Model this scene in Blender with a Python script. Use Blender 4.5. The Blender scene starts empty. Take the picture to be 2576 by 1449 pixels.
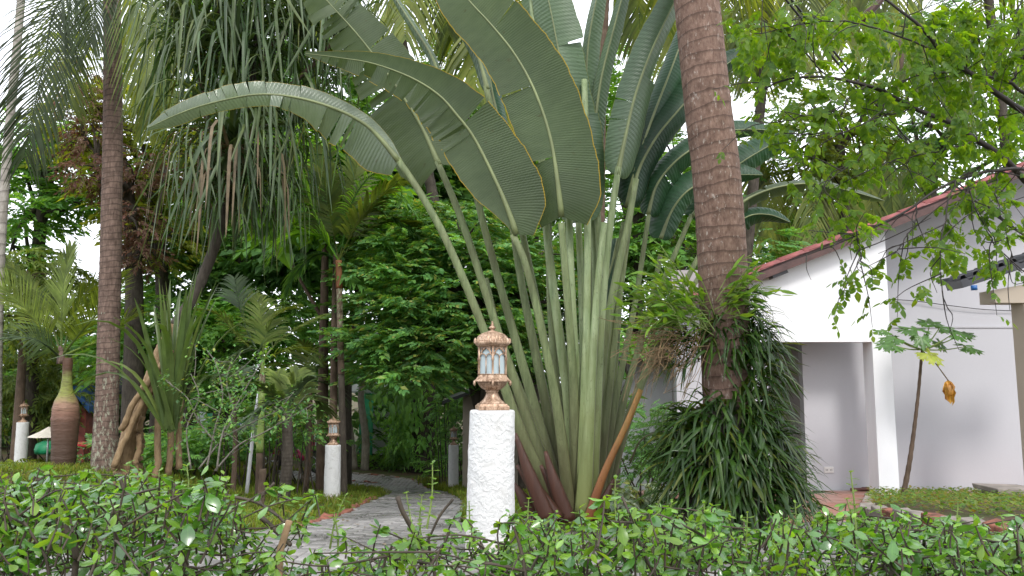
import bpy, math, random
import numpy as np
from mathutils import Vector, Matrix
random.seed(7); RNG = np.random.default_rng(11)
R = math.radians
sc = bpy.context.scene
COL = sc.collection

# ------------------------------------------------------------------ camera
W0, H0, F0 = 2576.0, 1449.0, 1983.6          # size and focal length of the overview grid, in its pixels
PITCH = math.atan(218.5 / F0)
CAMZ = 0.9
cam_d = bpy.data.cameras.new('camera')
cam = bpy.data.objects.new('camera', cam_d); COL.objects.link(cam)
cam.location = (0, 0, CAMZ); cam.rotation_euler = (math.pi/2 + PITCH, 0, 0)
cam_d.sensor_width = 36.0; cam_d.lens = 36.0 * F0 / W0
cam_d.clip_start = 0.05; cam_d.clip_end = 600
sc.camera = cam

# ------------------------------------------------------------------ world, sun, exposure
SUN_EL, SUN_ROT = R(44), R(163)
world = bpy.data.worlds.new("World"); sc.world = world; world.use_nodes = True
wn = world.node_tree.nodes; wl = world.node_tree.links
wn.clear()
wo = wn.new('ShaderNodeOutputWorld'); wb = wn.new('ShaderNodeBackground')
sky = wn.new('ShaderNodeTexSky'); sky.sky_type = 'NISHITA'; sky.sun_disc = False
sky.sun_elevation = SUN_EL; sky.sun_rotation = SUN_ROT; sky.air_density = 1.0; sky.dust_density = 3.0
mx = wn.new('ShaderNodeMix'); mx.data_type = 'RGBA'; mx.inputs[0].default_value = 0.88
mx.inputs[7].default_value = (11.4, 11.8, 12.6, 1)           # an even white overcast layer over the blue
wl.new(sky.outputs[0], mx.inputs[6]); wl.new(mx.outputs[2], wb.inputs[0]); wl.new(wb.outputs[0], wo.inputs[0])
wb.inputs[1].default_value = 0.15
sun_d = bpy.data.lights.new('sun', 'SUN'); sun_d.energy = 1.5; sun_d.angle = R(12); sun_d.color = (1.0, 0.97, 0.92)
sun = bpy.data.objects.new('sun', sun_d); COL.objects.link(sun)
# direction from which the light comes: in front-left of the house, high, from behind the viewer's side
_sd = Vector((math.sin(SUN_ROT)*math.cos(SUN_EL), math.cos(SUN_ROT)*math.cos(SUN_EL), math.sin(SUN_EL)))
sun.rotation_euler = _sd.to_track_quat('Z', 'Y').to_euler(); sun.location = (0, 0, 30)
sc.view_settings.view_transform = 'Standard'; sc.view_settings.look = 'None'
sc.view_settings.exposure = 0.5; sc.view_settings.gamma = 1.0; sc.view_settings.use_curve_mapping = False
cy = sc.cycles
cy.max_bounces = 6; cy.diffuse_bounces = 4; cy.glossy_bounces = 2; cy.transmission_bounces = 4; cy.transparent_max_bounces = 4
cy.caustics_reflective = False; cy.caustics_refractive = False
cy.sample_clamp_indirect = 4.0
cy.use_denoising = True

# ------------------------------------------------------------------ placing helpers
cP, sP = math.cos(PITCH), math.sin(PITCH)
def P(u, v, Y):
    """point at depth Y (metres in front of the viewer) seen at overview pixel (u, v)"""
    a = (u - W0/2) / F0; b = (H0/2 - v) / F0
    y = cP - sP*b; z = sP + cP*b; s = Y / y
    return np.array([a*s, Y, CAMZ + z*s])
def px(n, Y): return n * Y / F0               # n overview pixels at depth Y, in metres
def sstep(t): t = np.clip(t, 0, 1); return t*t*(3-2*t)
def gz(x, y):
    """height of the ground"""
    x = np.asarray(x, float); y = np.asarray(y, float)
    z = np.where(y < 4.0, 0.0, 0.472 - 0.118*np.minimum(y, 18.5))
    z = np.where((y >= 4.0) & (z > 0), 0, z)
    z = z + 0.45*sstep((-x-3.2)/4.0)*sstep((y-6)/4)
    return z
def G(u, v):
    """ground point seen at overview pixel (u, v)"""
    lo, hi = 1.0, 70.0
    for _ in range(60):
        m = (lo+hi)/2; p = P(u, v, m)
        if p[2] > gz(p[0], p[1]): lo = m
        else: hi = m
    p = P(u, v, lo); return np.array([p[0], p[1], float(gz(p[0], p[1]))])
def nrm(v):
    v = np.asarray(v, float); return v/np.maximum(np.linalg.norm(v, axis=-1, keepdims=True), 1e-9)
def spline(pts, n):
    """Catmull-Rom through pts, n evenly spread samples"""
    p = np.asarray(pts, float); 
    if len(p) == 2: t = np.linspace(0,1,n)[:,None]; return p[0]*(1-t)+p[1]*t
    q = np.vstack([2*p[0]-p[1], p, 2*p[-1]-p[-2]])
    out = []
    for i in range(len(p)-1):
        t = np.linspace(0, 1, 24, endpoint=False)[:,None]
        a,b,c,d = q[i],q[i+1],q[i+2],q[i+3]
        out.append(.5*(2*b+(c-a)*t+(2*a-5*b+4*c-d)*t*t+(3*b-a-3*c+d)*t**3))
    out.append(p[-1:]); o = np.vstack(out)
    L = np.r_[0, np.cumsum(np.linalg.norm(np.diff(o, axis=0), axis=1))]
    s = np.linspace(0, L[-1], n)
    return np.stack([np.interp(s, L, o[:,k]) for k in range(o.shape[1])], 1)
def tangents(p):
    return nrm(np.gradient(p, axis=0))

# ------------------------------------------------------------------ mesh buffer
class MB:
    def __init__(s): s.V=[]; s.Q=[]; s.T=[]; s.UV=[]; s.n=0; s.MQ=[]; s.MT=[]
    def add(s, V, Q=None, T=None, uv=None, m=0):
        V = np.asarray(V, float).reshape(-1,3)
        s.V.append(V); s.UV.append(np.zeros((len(V),2)) if uv is None else np.asarray(uv, float).reshape(-1,2))
        if Q is not None and len(Q): q = np.asarray(Q, int).reshape(-1,4); s.Q.append(q+s.n); s.MQ.append(np.full(len(q), m))
        if T is not None and len(T): t = np.asarray(T, int).reshape(-1,3); s.T.append(t+s.n); s.MT.append(np.full(len(t), m))
        s.n += len(V)
    def inst(s, tm, Rm, t, sc_=None, m=0):
        """many copies of template (V, Q, uv): rotations Rm (N,3,3), places t (N,3), sizes sc_ (N,)"""
        V, Q, uv = tm; N = len(t)
        if N == 0: return
        if sc_ is None: sc_ = np.ones(N)
        sc_ = np.asarray(sc_, float); sc_ = sc_[:,None,None]
        VV = np.einsum('nij,kj->nki', Rm, V)*sc_ + np.asarray(t)[:,None,:]
        QQ = Q[None]+(np.arange(N)*len(V))[:,None,None]
        s.add(VV.reshape(-1,3), QQ.reshape(-1,4), uv=np.tile(uv,(N,1)), m=m)
    def mesh(s, name, mats, smooth=True):
        me = bpy.data.meshes.new(name)
        V = np.vstack(s.V); UV = np.vstack(s.UV)
        Q = np.vstack(s.Q) if s.Q else np.zeros((0,4),int); T = np.vstack(s.T) if s.T else np.zeros((0,3),int)
        loops = np.r_[Q.ravel(), T.ravel()]
        nq, nt = len(Q), len(T)
        me.vertices.add(len(V)); me.vertices.foreach_set('co', V.astype(np.float32).ravel())
        me.loops.add(len(loops)); me.loops.foreach_set('vertex_index', loops.astype(np.int32))
        me.polygons.add(nq+nt)
        st = np.r_[np.arange(nq)*4, nq*4+np.arange(nt)*3]
        me.polygons.foreach_set('loop_start', st.astype(np.int32))
        mi = np.concatenate([*(s.MQ or [np.zeros(0)]), *(s.MT or [np.zeros(0)])]).astype(np.int32)
        me.polygons.foreach_set('material_index', mi)
        me.polygons.foreach_set('use_smooth', np.full(nq+nt, smooth))
        ul = me.uv_layers.new(name='UVMap'); ul.data.foreach_set('uv', UV[loops].astype(np.float32).ravel())
        for m in (mats if isinstance(mats,(list,tuple)) else [mats]): me.materials.append(m)
        me.update(calc_edges=True)
        return me
    def build(s, name, mats, parent=None, smooth=True, origin=None, bevel=0):
        if not s.V: return None
        if origin is None:
            origin = np.zeros(3) if parent is not None else None
        V = np.vstack(s.V)
        org = np.array(wloc(parent)) if parent is not None else (np.array([V[:,0].mean(), V[:,1].mean(), V[:,2].min()]) if origin is None else np.asarray(origin, float))
        s.V = [V-org]
        me = s.mesh(name, mats, smooth)
        o = bpy.data.objects.new(name, me); COL.objects.link(o)
        if parent is not None: o.parent = parent
        else: o.location = org
        if bevel:
            b = o.modifiers.new('bevel','BEVEL'); b.width = bevel; b.segments = 2; b.limit_method='ANGLE'
        return o
def wloc(o):
    l = np.zeros(3)
    while o is not None: l = l+np.array(o.location); o = o.parent
    return l
def tag(o, label=None, cat=None, group=None, kind=None):
    if label: o['label'] = label
    if cat: o['category'] = cat
    if group: o['group'] = group
    if kind: o['kind'] = kind
    return o
def thing(name, loc, label, cat, group=None, kind=None):
    o = bpy.data.objects.new(name, None); COL.objects.link(o); o.location = tuple(loc); o.empty_display_size = .2
    return tag(o, label, cat, group, kind)

# ------------------------------------------------------------------ shape makers
def tube(mb, pts, rad, sides=8, n=None, caps=True, m=0, flat=1.0, up=None, v0=0.0):
    p = np.asarray(pts, float)
    if n: 
        r = np.interp(np.linspace(0,1,n), np.linspace(0,1,len(np.atleast_1d(rad))), np.atleast_1d(rad)) if np.ndim(rad) else np.full(n, rad)
        p = spline(p, n)
    else: r = np.full(len(p), rad) if np.ndim(rad)==0 else np.asarray(rad, float)
    k = len(p); T = tangents(p)
    ref = np.array([0,0,1.]) if up is None else np.asarray(up, float)
    if abs(T[0]@nrm(ref)) > .92: ref = np.array([0,1.,0])
    A = nrm(np.cross(T, ref)); B = np.cross(A, T)
    a = np.linspace(0, 2*math.pi, sides, endpoint=False)
    V = p[:,None]+r[:,None,None]*(A[:,None]*np.cos(a)[None,:,None]+flat*B[:,None]*np.sin(a)[None,:,None])
    L = v0+np.r_[0, np.cumsum(np.linalg.norm(np.diff(p,axis=0),axis=1))]
    uv = np.stack([np.broadcast_to(np.abs(a/math.pi-1)[None,:],(k,sides)), np.broadcast_to(L[:,None],(k,sides))],-1)
    i = np.arange(k-1)[:,None]*sides; j = np.arange(sides)[None]; j2=(j+1)%sides
    Q = np.stack([i+j, i+j2, i+sides+j2, i+sides+j],-1).reshape(-1,4)
    Tt=None; VV=V.reshape(-1,3); uvv=uv.reshape(-1,2)
    if caps:
        VV = np.vstack([VV, p[0], p[-1]]); uvv=np.vstack([uvv, uvv[0], uvv[-1]]); c0,c1=len(VV)-2,len(VV)-1
        j=np.arange(sides); j2=(j+1)%sides; b=(k-1)*sides
        Tt = np.vstack([np.stack([np.full(sides,c0), j2, j],1), np.stack([np.full(sides,c1), b+j, b+j2],1)])
    mb.add(VV, Q, Tt, uvv, m)
def lathe(mb, c, prof, sides=24, m=0, rot=0.0, flutes=0, famp=0.0, caps=True):
    """prof: list of (radius, height) above c"""
    pr = np.asarray(prof, float); k=len(pr)
    a = np.linspace(0,2*math.pi,sides,endpoint=False)+rot
    rr = pr[:,0][:,None]*(1+famp*np.cos(flutes*a)[None] if flutes else np.ones((1,sides)))
    V = np.stack([rr*np.cos(a)[None], rr*np.sin(a)[None], np.broadcast_to(pr[:,1][:,None],(k,sides))],-1)+np.asarray(c)
    i = np.arange(k-1)[:,None]*sides; j=np.arange(sides)[None]; j2=(j+1)%sides
    Q = np.stack([i+j,i+j2,i+sides+j2,i+sides+j],-1).reshape(-1,4)
    VV=V.reshape(-1,3); T=None
    uv = np.stack([np.broadcast_to(np.abs(a/math.pi%2-1)[None],(k,sides)), np.broadcast_to(pr[:,1][:,None],(k,sides))],-1).reshape(-1,2)
    if caps:
        VV=np.vstack([VV, np.asarray(c)+[0,0,pr[0,1]], np.asarray(c)+[0,0,pr[-1,1]]]); uv=np.vstack([uv,uv[0],uv[-1]]); c0,c1=len(VV)-2,len(VV)-1
        j=np.arange(sides); j2=(j+1)%sides; b=(k-1)*sides
        T=np.vstack([np.stack([np.full(sides,c0),j2,j],1), np.stack([np.full(sides,c1),b+j,b+j2],1)])
    mb.add(VV,Q,T,uv,m)
BOXQ = np.array([[0,3,2,1],[4,5,6,7],[0,1,5,4],[1,2,6,5],[2,3,7,6],[3,0,4,7]])
def box(mb, c, s, rz=0.0, m=0, M=None):
    """box centred on c, full sizes s"""
    h = np.asarray(s,float)/2
    V = np.array([[-1,-1,-1],[1,-1,-1],[1,1,-1],[-1,1,-1],[-1,-1,1],[1,-1,1],[1,1,1],[-1,1,1]])*h
    if M is not None: V = V@np.asarray(M).T
    if rz: cr,sr=math.cos(rz),math.sin(rz); V = V@np.array([[cr,sr,0],[-sr,cr,0],[0,0,1]])
    mb.add(V+np.asarray(c), BOXQ, m=m)
def prism(mb, poly, depth_vec, m=0):
    """polygon (n,3) extruded along depth_vec"""
    p=np.asarray(poly,float); n=len(p); V=np.vstack([p,p+np.asarray(depth_vec)])
    j=np.arange(n); j2=(j+1)%n
    Q=np.stack([j,j2,j2+n,j+n],1)
    T=[[0,i+1,i] for i in range(1,n-1)]+[[n,n+i,n+i+1] for i in range(1,n-1)]
    mb.add(V,Q,T,m=m)
def strip(pts, width, side, fold=0.0, nc=3, uvL=None):
    """a leaf ribbon: pts (k,3), width (k,), side (3,) or (k,3); returns V,Q,uv"""
    p=np.asarray(pts,float); k=len(p); w=np.asarray(width,float)
    T=tangents(p); S=np.broadcast_to(np.asarray(side,float),(k,3)); S=nrm(S-T*(S*T).sum(1,keepdims=True)); N=np.cross(S,T)
    c=np.linspace(-1,1,nc)
    V=p[:,None]+w[:,None,None]*(S[:,None]*c[None,:,None]+N[:,None]*(fold*(np.abs(c)))[None,:,None])
    i=np.arange(k-1)[:,None]*nc; j=np.arange(nc-1)[None]
    Q=np.stack([i+j,i+j+1,i+nc+j+1,i+nc+j],-1).reshape(-1,4)
    L=np.linspace(0,1,k)
    uv=np.stack([np.broadcast_to(np.abs(c)[None],(k,nc)),np.broadcast_to(L[:,None],(k,nc))],-1)
    return V.reshape(-1,3),Q,uv.reshape(-1,2)
def rotz(a):
    a=np.asarray(a,float); c,s=np.cos(a),np.sin(a); z=np.zeros_like(a); o=np.ones_like(a)
    return np.stack([np.stack([c,-s,z],-1),np.stack([s,c,z],-1),np.stack([z,z,o],-1)],-2)
def roty(a):
    a=np.asarray(a,float); c,s=np.cos(a),np.sin(a); z=np.zeros_like(a); o=np.ones_like(a)
    return np.stack([np.stack([c,z,s],-1),np.stack([z,o,z],-1),np.stack([-s,z,c],-1)],-2)
def rotx(a):
    a=np.asarray(a,float); c,s=np.cos(a),np.sin(a); z=np.zeros_like(a); o=np.ones_like(a)
    return np.stack([np.stack([o,z,z],-1),np.stack([z,c,-s],-1),np.stack([z,s,c],-1)],-2)
def merge_t(lst):
    V=[];Q=[];U=[];n=0
    for v,q,u in lst: V.append(v);Q.append(q+n);U.append(u);n+=len(v)
    return np.vstack(V),np.vstack(Q),np.vstack(U)
def xform(tm,M,t): return tm[0]@np.asarray(M).T+np.asarray(t), tm[1], tm[2]
def scatter(parent, name, stuff_name, tmpls, mat, Rm, t, s, nparts=300, pref=None, label=None):
    """copies of leaf templates: those that show largest as objects, the rest joined into one part"""
    N=len(t); s=np.asarray(s,float)
    score = s/np.maximum(np.asarray(t)[:,1],.3) if pref is None else pref
    order=np.argsort(-score); pick=set(order[:nparts].tolist())
    base=wloc(parent); kt=RNG.integers(0,len(tmpls),N)
    meshes=[]
    for tm in tmpls:
        b=MB(); b.add(tm[0],tm[1],uv=tm[2]); meshes.append(b.mesh(name,mat))
    for i in order[:nparts]:
        o=bpy.data.objects.new(name, meshes[kt[i]]); COL.objects.link(o); o.parent=parent
        M=np.eye(4); M[:3,:3]=Rm[i]*s[i]; M[:3,3]=np.asarray(t[i])-base
        o.matrix_basis=Matrix(M.tolist())
    mb=MB()
    for k,tm in enumerate(tmpls):
        idx=np.array([i for i in range(N) if kt[i]==k and i not in pick],int)
        if len(idx): mb.inst(tm,Rm[idx],np.asarray(t)[idx],s[idx])
    if mb.n:
        o=mb.build(stuff_name, mat, parent); tag(o,kind='stuff')

# ------------------------------------------------------------------ materials
def srgb(r,g,b):
    f=lambda c:(c/255/12.92 if c/255<=.04045 else ((c/255+.055)/1.055)**2.4)
    return (f(r),f(g),f(b),1)
class NT:
    def __init__(s,name):
        s.m=bpy.data.materials.new(name); s.m.use_nodes=True; s.t=s.m.node_tree; s.t.nodes.clear()
        s.out=s.t.nodes.new('ShaderNodeOutputMaterial')
    def n(s,ty,**k):
        x=s.t.nodes.new(ty)
        for a,b in k.items(): setattr(x,a,b)
        return x
    def l(s,a,b): s.t.links.new(a,b)
    def math(s,op,a,b=None,clamp=False):
        x=s.n('ShaderNodeMath',operation=op,use_clamp=clamp)
        for i,v in enumerate((a,b)):
            if v is None: continue
            if isinstance(v,(int,float)): x.inputs[i].default_value=v
            else: s.l(v,x.inputs[i])
        return x.outputs[0]
    def mix(s,f,a,b,mode='MIX'):
        x=s.n('ShaderNodeMix',data_type='RGBA',blend_type=mode)
        for i,v in ((0,f),(6,a),(7,b)):
            if isinstance(v,(int,float)): x.inputs[i].default_value=v
            elif isinstance(v,tuple): x.inputs[i].default_value=v if len(v)==4 else (*v,1)
            else: s.l(v,x.inputs[i])
        return x.outputs[2]
    def noise(s,scale,detail=3,vec=None,rough=.5,dist=0):
        x=s.n('ShaderNodeTexNoise'); x.inputs['Scale'].default_value=scale; x.inputs['Detail'].default_value=detail
        x.inputs['Roughness'].default_value=rough; x.inputs['Distortion'].default_value=dist
        if vec is not None: s.l(vec,x.inputs['Vector'])
        return x.outputs[0]
    def ramp(s,f,stops):
        x=s.n('ShaderNodeValToRGB'); e=x.color_ramp.elements
        while len(e)>1: e.remove(e[-1])
        e[0].position=stops[0][0]; e[0].color=(*stops[0][1][:3],1)
        for p,c in stops[1:]: k=e.new(p); k.color=(*c[:3],1)
        s.l(f,x.inputs[0]); return x.outputs[0]
    def rng(s,f,a,b,c=0.,d=1.):
        x=s.n('ShaderNodeMapRange'); s.l(f,x.inputs[0])
        for i,v in enumerate((a,b,c,d)): x.inputs[i+1].default_value=v
        return x.outputs[0]
    def obj(s): return s.n('ShaderNodeTexCoord').outputs['Object']
    def pos(s): return s.n('ShaderNodeNewGeometry').outputs['Position']
    def vscale(s,vec,sc_):
        x=s.n('ShaderNodeMapping'); x.inputs['Scale'].default_value=sc_; s.l(vec,x.inputs[0]); return x.outputs[0]
    def bump(s,h,st=.3,d=.01,nrm_=None):
        x=s.n('ShaderNodeBump'); x.inputs['Strength'].default_value=st; x.inputs['Distance'].default_value=d; s.l(h,x.inputs['Height'])
        if nrm_ is not None: s.l(nrm_,x.inputs['Normal'])
        return x.outputs[0]
    def bsdf(s,col,rough=.5,spec=.5,metal=0.,bump=None,coat=0.):
        x=s.n('ShaderNodeBsdfPrincipled')
        for k,v in (('Base Color',col),('Roughness',rough),('Metallic',metal)):
            if isinstance(v,(int,float)): x.inputs[k].default_value=v
            elif isinstance(v,tuple): x.inputs[k].default_value=v if len(v)==4 else (*v,1)
            else: s.l(v,x.inputs[k])
        x.inputs['Specular IOR Level'].default_value=spec; x.inputs['Coat Weight'].default_value=coat; x.inputs['Coat Roughness'].default_value=.15
        if bump is not None: s.l(bump,x.inputs['Normal'])
        return x.outputs[0]
    def fin(s,sh): s.l(sh,s.out.inputs[0]); return s.m
def leaf_mat(name, cols, trans=.4, rough=.38, tcol=None, spec=.5, margin=None, veins=0, back=None, coat=0., patch=6.0, pv=.35):
    """cols: list of base colours spread at random over the leaves; veins: cross-veins per metre of uv.v"""
    k=NT(name); g=k.n('ShaderNodeNewGeometry'); oi=k.n('ShaderNodeObjectInfo'); uv=k.n('ShaderNodeUVMap'); sx=k.n('ShaderNodeSeparateXYZ'); k.l(uv.outputs[0],sx.inputs[0])
    r=k.math('FRACT',k.math('ADD',g.outputs['Random Per Island'],oi.outputs['Random']))
    n=len(cols); col=k.ramp(r,[(i/max(1,n-1),c) for i,c in enumerate(cols)])
    ns=k.noise(patch,3,g.outputs['Position']); f=k.rng(ns,.3,.7,1-pv,1+pv)
    cc=k.n('ShaderNodeCombineColor'); [k.l(f,cc.inputs[i]) for i in range(3)]
    col=k.mix(1.0,col,cc.outputs[0],'MULTIPLY')
    if back is not None: col=k.mix(k.math('MULTIPLY',g.outputs['Backfacing'],1.0),col,back)
    bump=None
    if veins:
        s1=k.math('SINE',k.math('MULTIPLY',k.math('ADD',sx.outputs[1],k.math('MULTIPLY',sx.outputs[0],.05)),veins*6.283))
        nn=k.noise(3.0,3,g.outputs['Position']); 
        s2=k.math('SINE',k.math('MULTIPLY',sx.outputs[1],veins*2.7*6.283))
        h=k.math('ADD',k.math('MULTIPLY',s1,k.rng(nn,.3,.7,.3,1.2)),k.math('MULTIPLY',s2,.35))
        bump=k.bump(h,.26,.006)
        col=k.mix(k.rng(h,-1.3,1.3,.0,.14),col,k.mix(1.0,col,(1.7,1.65,1.6,1),'MULTIPLY'))
        st=k.noise(1.0,4,k.vscale(uv.outputs[0],(1.2,16,1)),.6); col=k.mix(k.rng(st,.35,.7,0,.5),col,k.mix(1.0,col,(.62,.68,.66,1),'MULTIPLY'))
        # blotches and fine specks of age
        bl=k.noise(26,4,g.outputs['Position']); col=k.mix(k.rng(bl,.66,.74,0,.45),col,(.06,.05,.02,1))
    if margin is not None:
        col=k.mix(k.rng(sx.outputs[0],.972,.992),col,margin)
    mid=k.rng(sx.outputs[0],.0,.12,.25,0.) if not veins else k.rng(sx.outputs[0],.0,.03,.3,0.)
    col=k.mix(mid,col,k.mix(1.0,col,(2.1,1.9,1.3,1),'MULTIPLY'))
    pr=k.bsdf(col,rough,spec,bump=bump,coat=coat)
    tr=k.n('ShaderNodeBsdfTranslucent'); tc=k.mix(1.0,col,tcol or (2.6,2.3,.6,1),'MULTIPLY'); k.l(tc,tr.inputs[0])
    ms=k.n('ShaderNodeMixShader'); ms.inputs[0].default_value=trans; k.l(pr,ms.inputs[1]); k.l(tr.outputs[0],ms.inputs[2])
    return k.fin(ms.outputs[0])
def bark_mat(name,c1,c2,c3=None,low=None,ring=0.,scale=18,lich=.62,rough=.85,bd=.02,vstretch=.25):
    k=NT(name); p=k.obj(); uv=k.n('ShaderNodeUVMap'); sx=k.n('ShaderNodeSeparateXYZ'); k.l(uv.outputs[0],sx.inputs[0])
    a=k.noise(scale,6,k.vscale(p,(1,1,vstretch)),.7); b=k.noise(scale*.25,4,p)
    col=k.mix(k.rng(a,.3,.7),c1,c2)
    col=k.mix(k.rng(b,.4,.75,0,.55),col,tuple(x*.55 for x in c1[:3])+(1,))
    h=a
    if ring:
        s=k.math('FRACT',k.math('MULTIPLY',k.math('ADD',k.math('ADD',sx.outputs[1],k.math('MULTIPLY',sx.outputs[0],.035)),k.math('ADD',k.math('MULTIPLY',k.noise(1.6,3,p),.22),k.math('MULTIPLY',k.noise(7,3,p),.04))),ring))
        col=k.mix(k.rng(s,.74,.97,0,.7),col,tuple(x*.4 for x in c1[:3])+(1,)); h=k.math('ADD',a,k.rng(s,0,.9,.6,0.))
    if c3 is not None:
        l=k.noise(scale*.85,6,k.vscale(p,(1,1,.42)),.72); 
        if low: sz=k.n('ShaderNodeSeparateXYZ'); k.l(p,sz.inputs[0]); l=k.math('ADD',l,k.rng(sz.outputs[2],low[0],low[1],0,.17))
        col=k.mix(k.rng(l,lich,lich+.09,0,.7),col,c3)
    return k.fin(k.bsdf(col,rough,.3,bump=k.bump(h,.7,bd)))
def plain(name,c,rough=.6,metal=0.,spec=.5,nv=.15,ns=8.,bump=0.,bs=60.):
    k=NT(name); p=k.obj(); n=k.noise(ns,4,p); col=k.mix(k.rng(n,.3,.7),tuple(x*(1-nv) for x in c[:3])+(1,),tuple(min(1,x*(1+nv)) for x in c[:3])+(1,))
    b=k.bump(k.noise(bs,4,p),bump,.01) if bump else None
    return k.fin(k.bsdf(col,rough,spec,metal,b))
# ------------------------------------------------------------------ the materials of this garden
M={}
M['trav_under']=leaf_mat('travellers_palm_leaf',[(0.068,0.094,0.050),(0.087,0.114,0.064),(0.077,0.103,0.056)],trans=.27,rough=.36,tcol=(1.6,1.9,.5,1),margin=(.42,.27,.02,1),veins=62,back=(.06,.10,.055,1),patch=1.6,pv=.22,spec=0.3)
M['trav_plain']=leaf_mat('travellers_palm_leaf',[(0.068,0.094,0.050),(0.087,0.114,0.064),(0.077,0.103,0.056)],trans=.27,rough=0.45,tcol=(1.6,1.9,.5,1),margin=(.10,.12,.05,1),veins=62,back=(.06,.10,.055,1),patch=1.6,pv=.22,spec=0.3)
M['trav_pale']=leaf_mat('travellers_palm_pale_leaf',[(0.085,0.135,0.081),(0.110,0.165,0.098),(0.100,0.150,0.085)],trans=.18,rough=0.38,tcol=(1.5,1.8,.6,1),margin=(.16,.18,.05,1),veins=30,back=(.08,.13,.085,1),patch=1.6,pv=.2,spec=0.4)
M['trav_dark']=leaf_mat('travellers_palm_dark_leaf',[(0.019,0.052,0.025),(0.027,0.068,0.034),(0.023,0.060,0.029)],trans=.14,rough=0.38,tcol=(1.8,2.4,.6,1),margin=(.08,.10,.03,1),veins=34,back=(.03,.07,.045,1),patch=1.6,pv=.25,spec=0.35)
M['trav_top']=leaf_mat('travellers_palm_glossy_leaf',[(.10,.135,.085),(.12,.155,.10)],trans=.2,rough=.26,tcol=(1.8,2.0,.5,1),margin=(.35,.23,.02,1),veins=38,back=(.075,.085,.035,1),patch=1.6,pv=.25,spec=.7)
def stalk_mat(name,c1,c2,c3):
    k=NT(name); p=k.obj(); uv=k.n('ShaderNodeUVMap'); sx=k.n('ShaderNodeSeparateXYZ'); k.l(uv.outputs[0],sx.inputs[0])
    a=k.noise(34,5,k.vscale(p,(1,1,.07)),.65); b=k.noise(4,4,p); col=k.mix(k.rng(a,.34,.62),c1,c2); dk=k.noise(11,4,k.vscale(p,(1,1,.12)),.6); col=k.mix(k.rng(dk,.56,.70,0,.6),col,tuple(x*.4 for x in c1[:3])+(1,)) 
    sp=k.noise(90,3,k.vscale(p,(1,1,.4))); col=k.mix(k.rng(sp,.60,.7,0,.45),col,(.05,.045,.025,1))
    col=k.mix(k.rng(sx.outputs[1],1.25,.15,0,.85),col,c3); col=k.mix(k.rng(b,.45,.7,0,.45),col,c3)
    ed=k.math('ABSOLUTE',k.math('SUBTRACT',sx.outputs[0],.5)); col=k.mix(k.math('MULTIPLY',k.rng(ed,.40,.49),k.rng(sx.outputs[1],2.4,.3,.15,.9)),col,(.045,.028,.014,1))
    return k.fin(k.bsdf(col,.5,.35,bump=k.bump(a,.7,.008)))
M['midrib']=plain('leaf_midrib',(.17,.20,.085),.45,nv=.25,ns=5)
M['stalk']=stalk_mat('travellers_palm_stalk',(.10,.135,.055,1),(.19,.23,.105,1),(.085,.075,.035,1))
M['stalk_pale']=stalk_mat('travellers_palm_pale_stalk',(.15,.21,.09,1),(.29,.35,.19,1),(.17,.19,.06,1))
M['stalk_orange']=stalk_mat('cut_stalk_orange',(.30,.20,.05,1),(.42,.22,.06,1),(.16,.05,.025,1))
M['sheath']=stalk_mat('dead_sheath',(.022,.010,.007,1),(.095,.034,.015,1),(.045,.017,.010,1))
M['coco_bark']=bark_mat('coconut_bark',(.12,.068,.050,1),(.31,.205,.16,1),(.50,.45,.40,1),ring=10.5,scale=48,lich=.58,bd=.018,vstretch=.35)
M['coco_bark_far']=bark_mat('coconut_bark_far',(.075,.048,.037,1),(.26,.18,.145,1),(.38,.40,.30,1),ring=11,scale=26,lich=.64,low=(3.2,-.2),bd=.02)
M['grey_bark']=bark_mat('grey_palm_bark',(.25,.22,.19,1),(.44,.41,.37,1),(.5,.48,.42,1),ring=5,scale=24,lich=.6)
M['dark_bark']=bark_mat('dark_bark',(.035,.028,.021,1),(.09,.075,.058,1),(.13,.13,.10,1),scale=25,lich=.63)
M['brown_bark']=bark_mat('brown_bark',(.07,.045,.03,1),(.14,.10,.07,1),(.25,.22,.17,1),scale=25,lich=.65)
M['pale_bark']=bark_mat('pale_bark',(.22,.19,.15,1),(.40,.36,.30,1),(.5,.47,.42,1),scale=25,lich=.62)
M['root_bark']=bark_mat('prop_root_bark',(.20,.125,.065,1),(.36,.26,.15,1),(.42,.35,.24,1),scale=35,lich=.66)
M['lichen_bark']=bark_mat('lichen_bark',(.14,.09,.06,1),(.24,.18,.13,1),(.38,.42,.28,1),ring=11,scale=26,lich=.50)
M['twig']=plain('twig_brown',(.045,.032,.02),.7,nv=.4,ns=20)
M['twig_dark']=plain('twig_dark',(.022,.016,.013),.7,nv=.4,ns=20)
M['twig_green']=plain('twig_green',(.16,.22,.05),.6,nv=.3,ns=20)
M['twig_grey']=plain('twig_grey',(.15,.135,.11),.7,nv=.3,ns=20)
M['dry']=plain('dry_root',(.23,.15,.08),.8,nv=.5,ns=20)
M['hedge']=leaf_mat('hedge_leaf',[(0.036,0.099,0.024),(0.052,0.145,0.028),(0.084,0.211,0.032),(0.057,0.158,0.028),(0.140,0.289,0.033),(0.040,0.112,0.036),(0.204,0.369,0.036),(0.063,0.158,0.032),(0.115,0.249,0.031)],trans=.30,rough=.24,tcol=(2.4,2.4,.5,1),spec=.8,patch=25,pv=.3,coat=.35)
M['hedge_new']=leaf_mat('hedge_new_leaf',[(.12,.23,.028),(.17,.28,.035),(.09,.19,.03)],trans=.42,rough=.33,tcol=(2.2,2.0,.5,1),spec=.6,patch=25,pv=.2)
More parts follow.
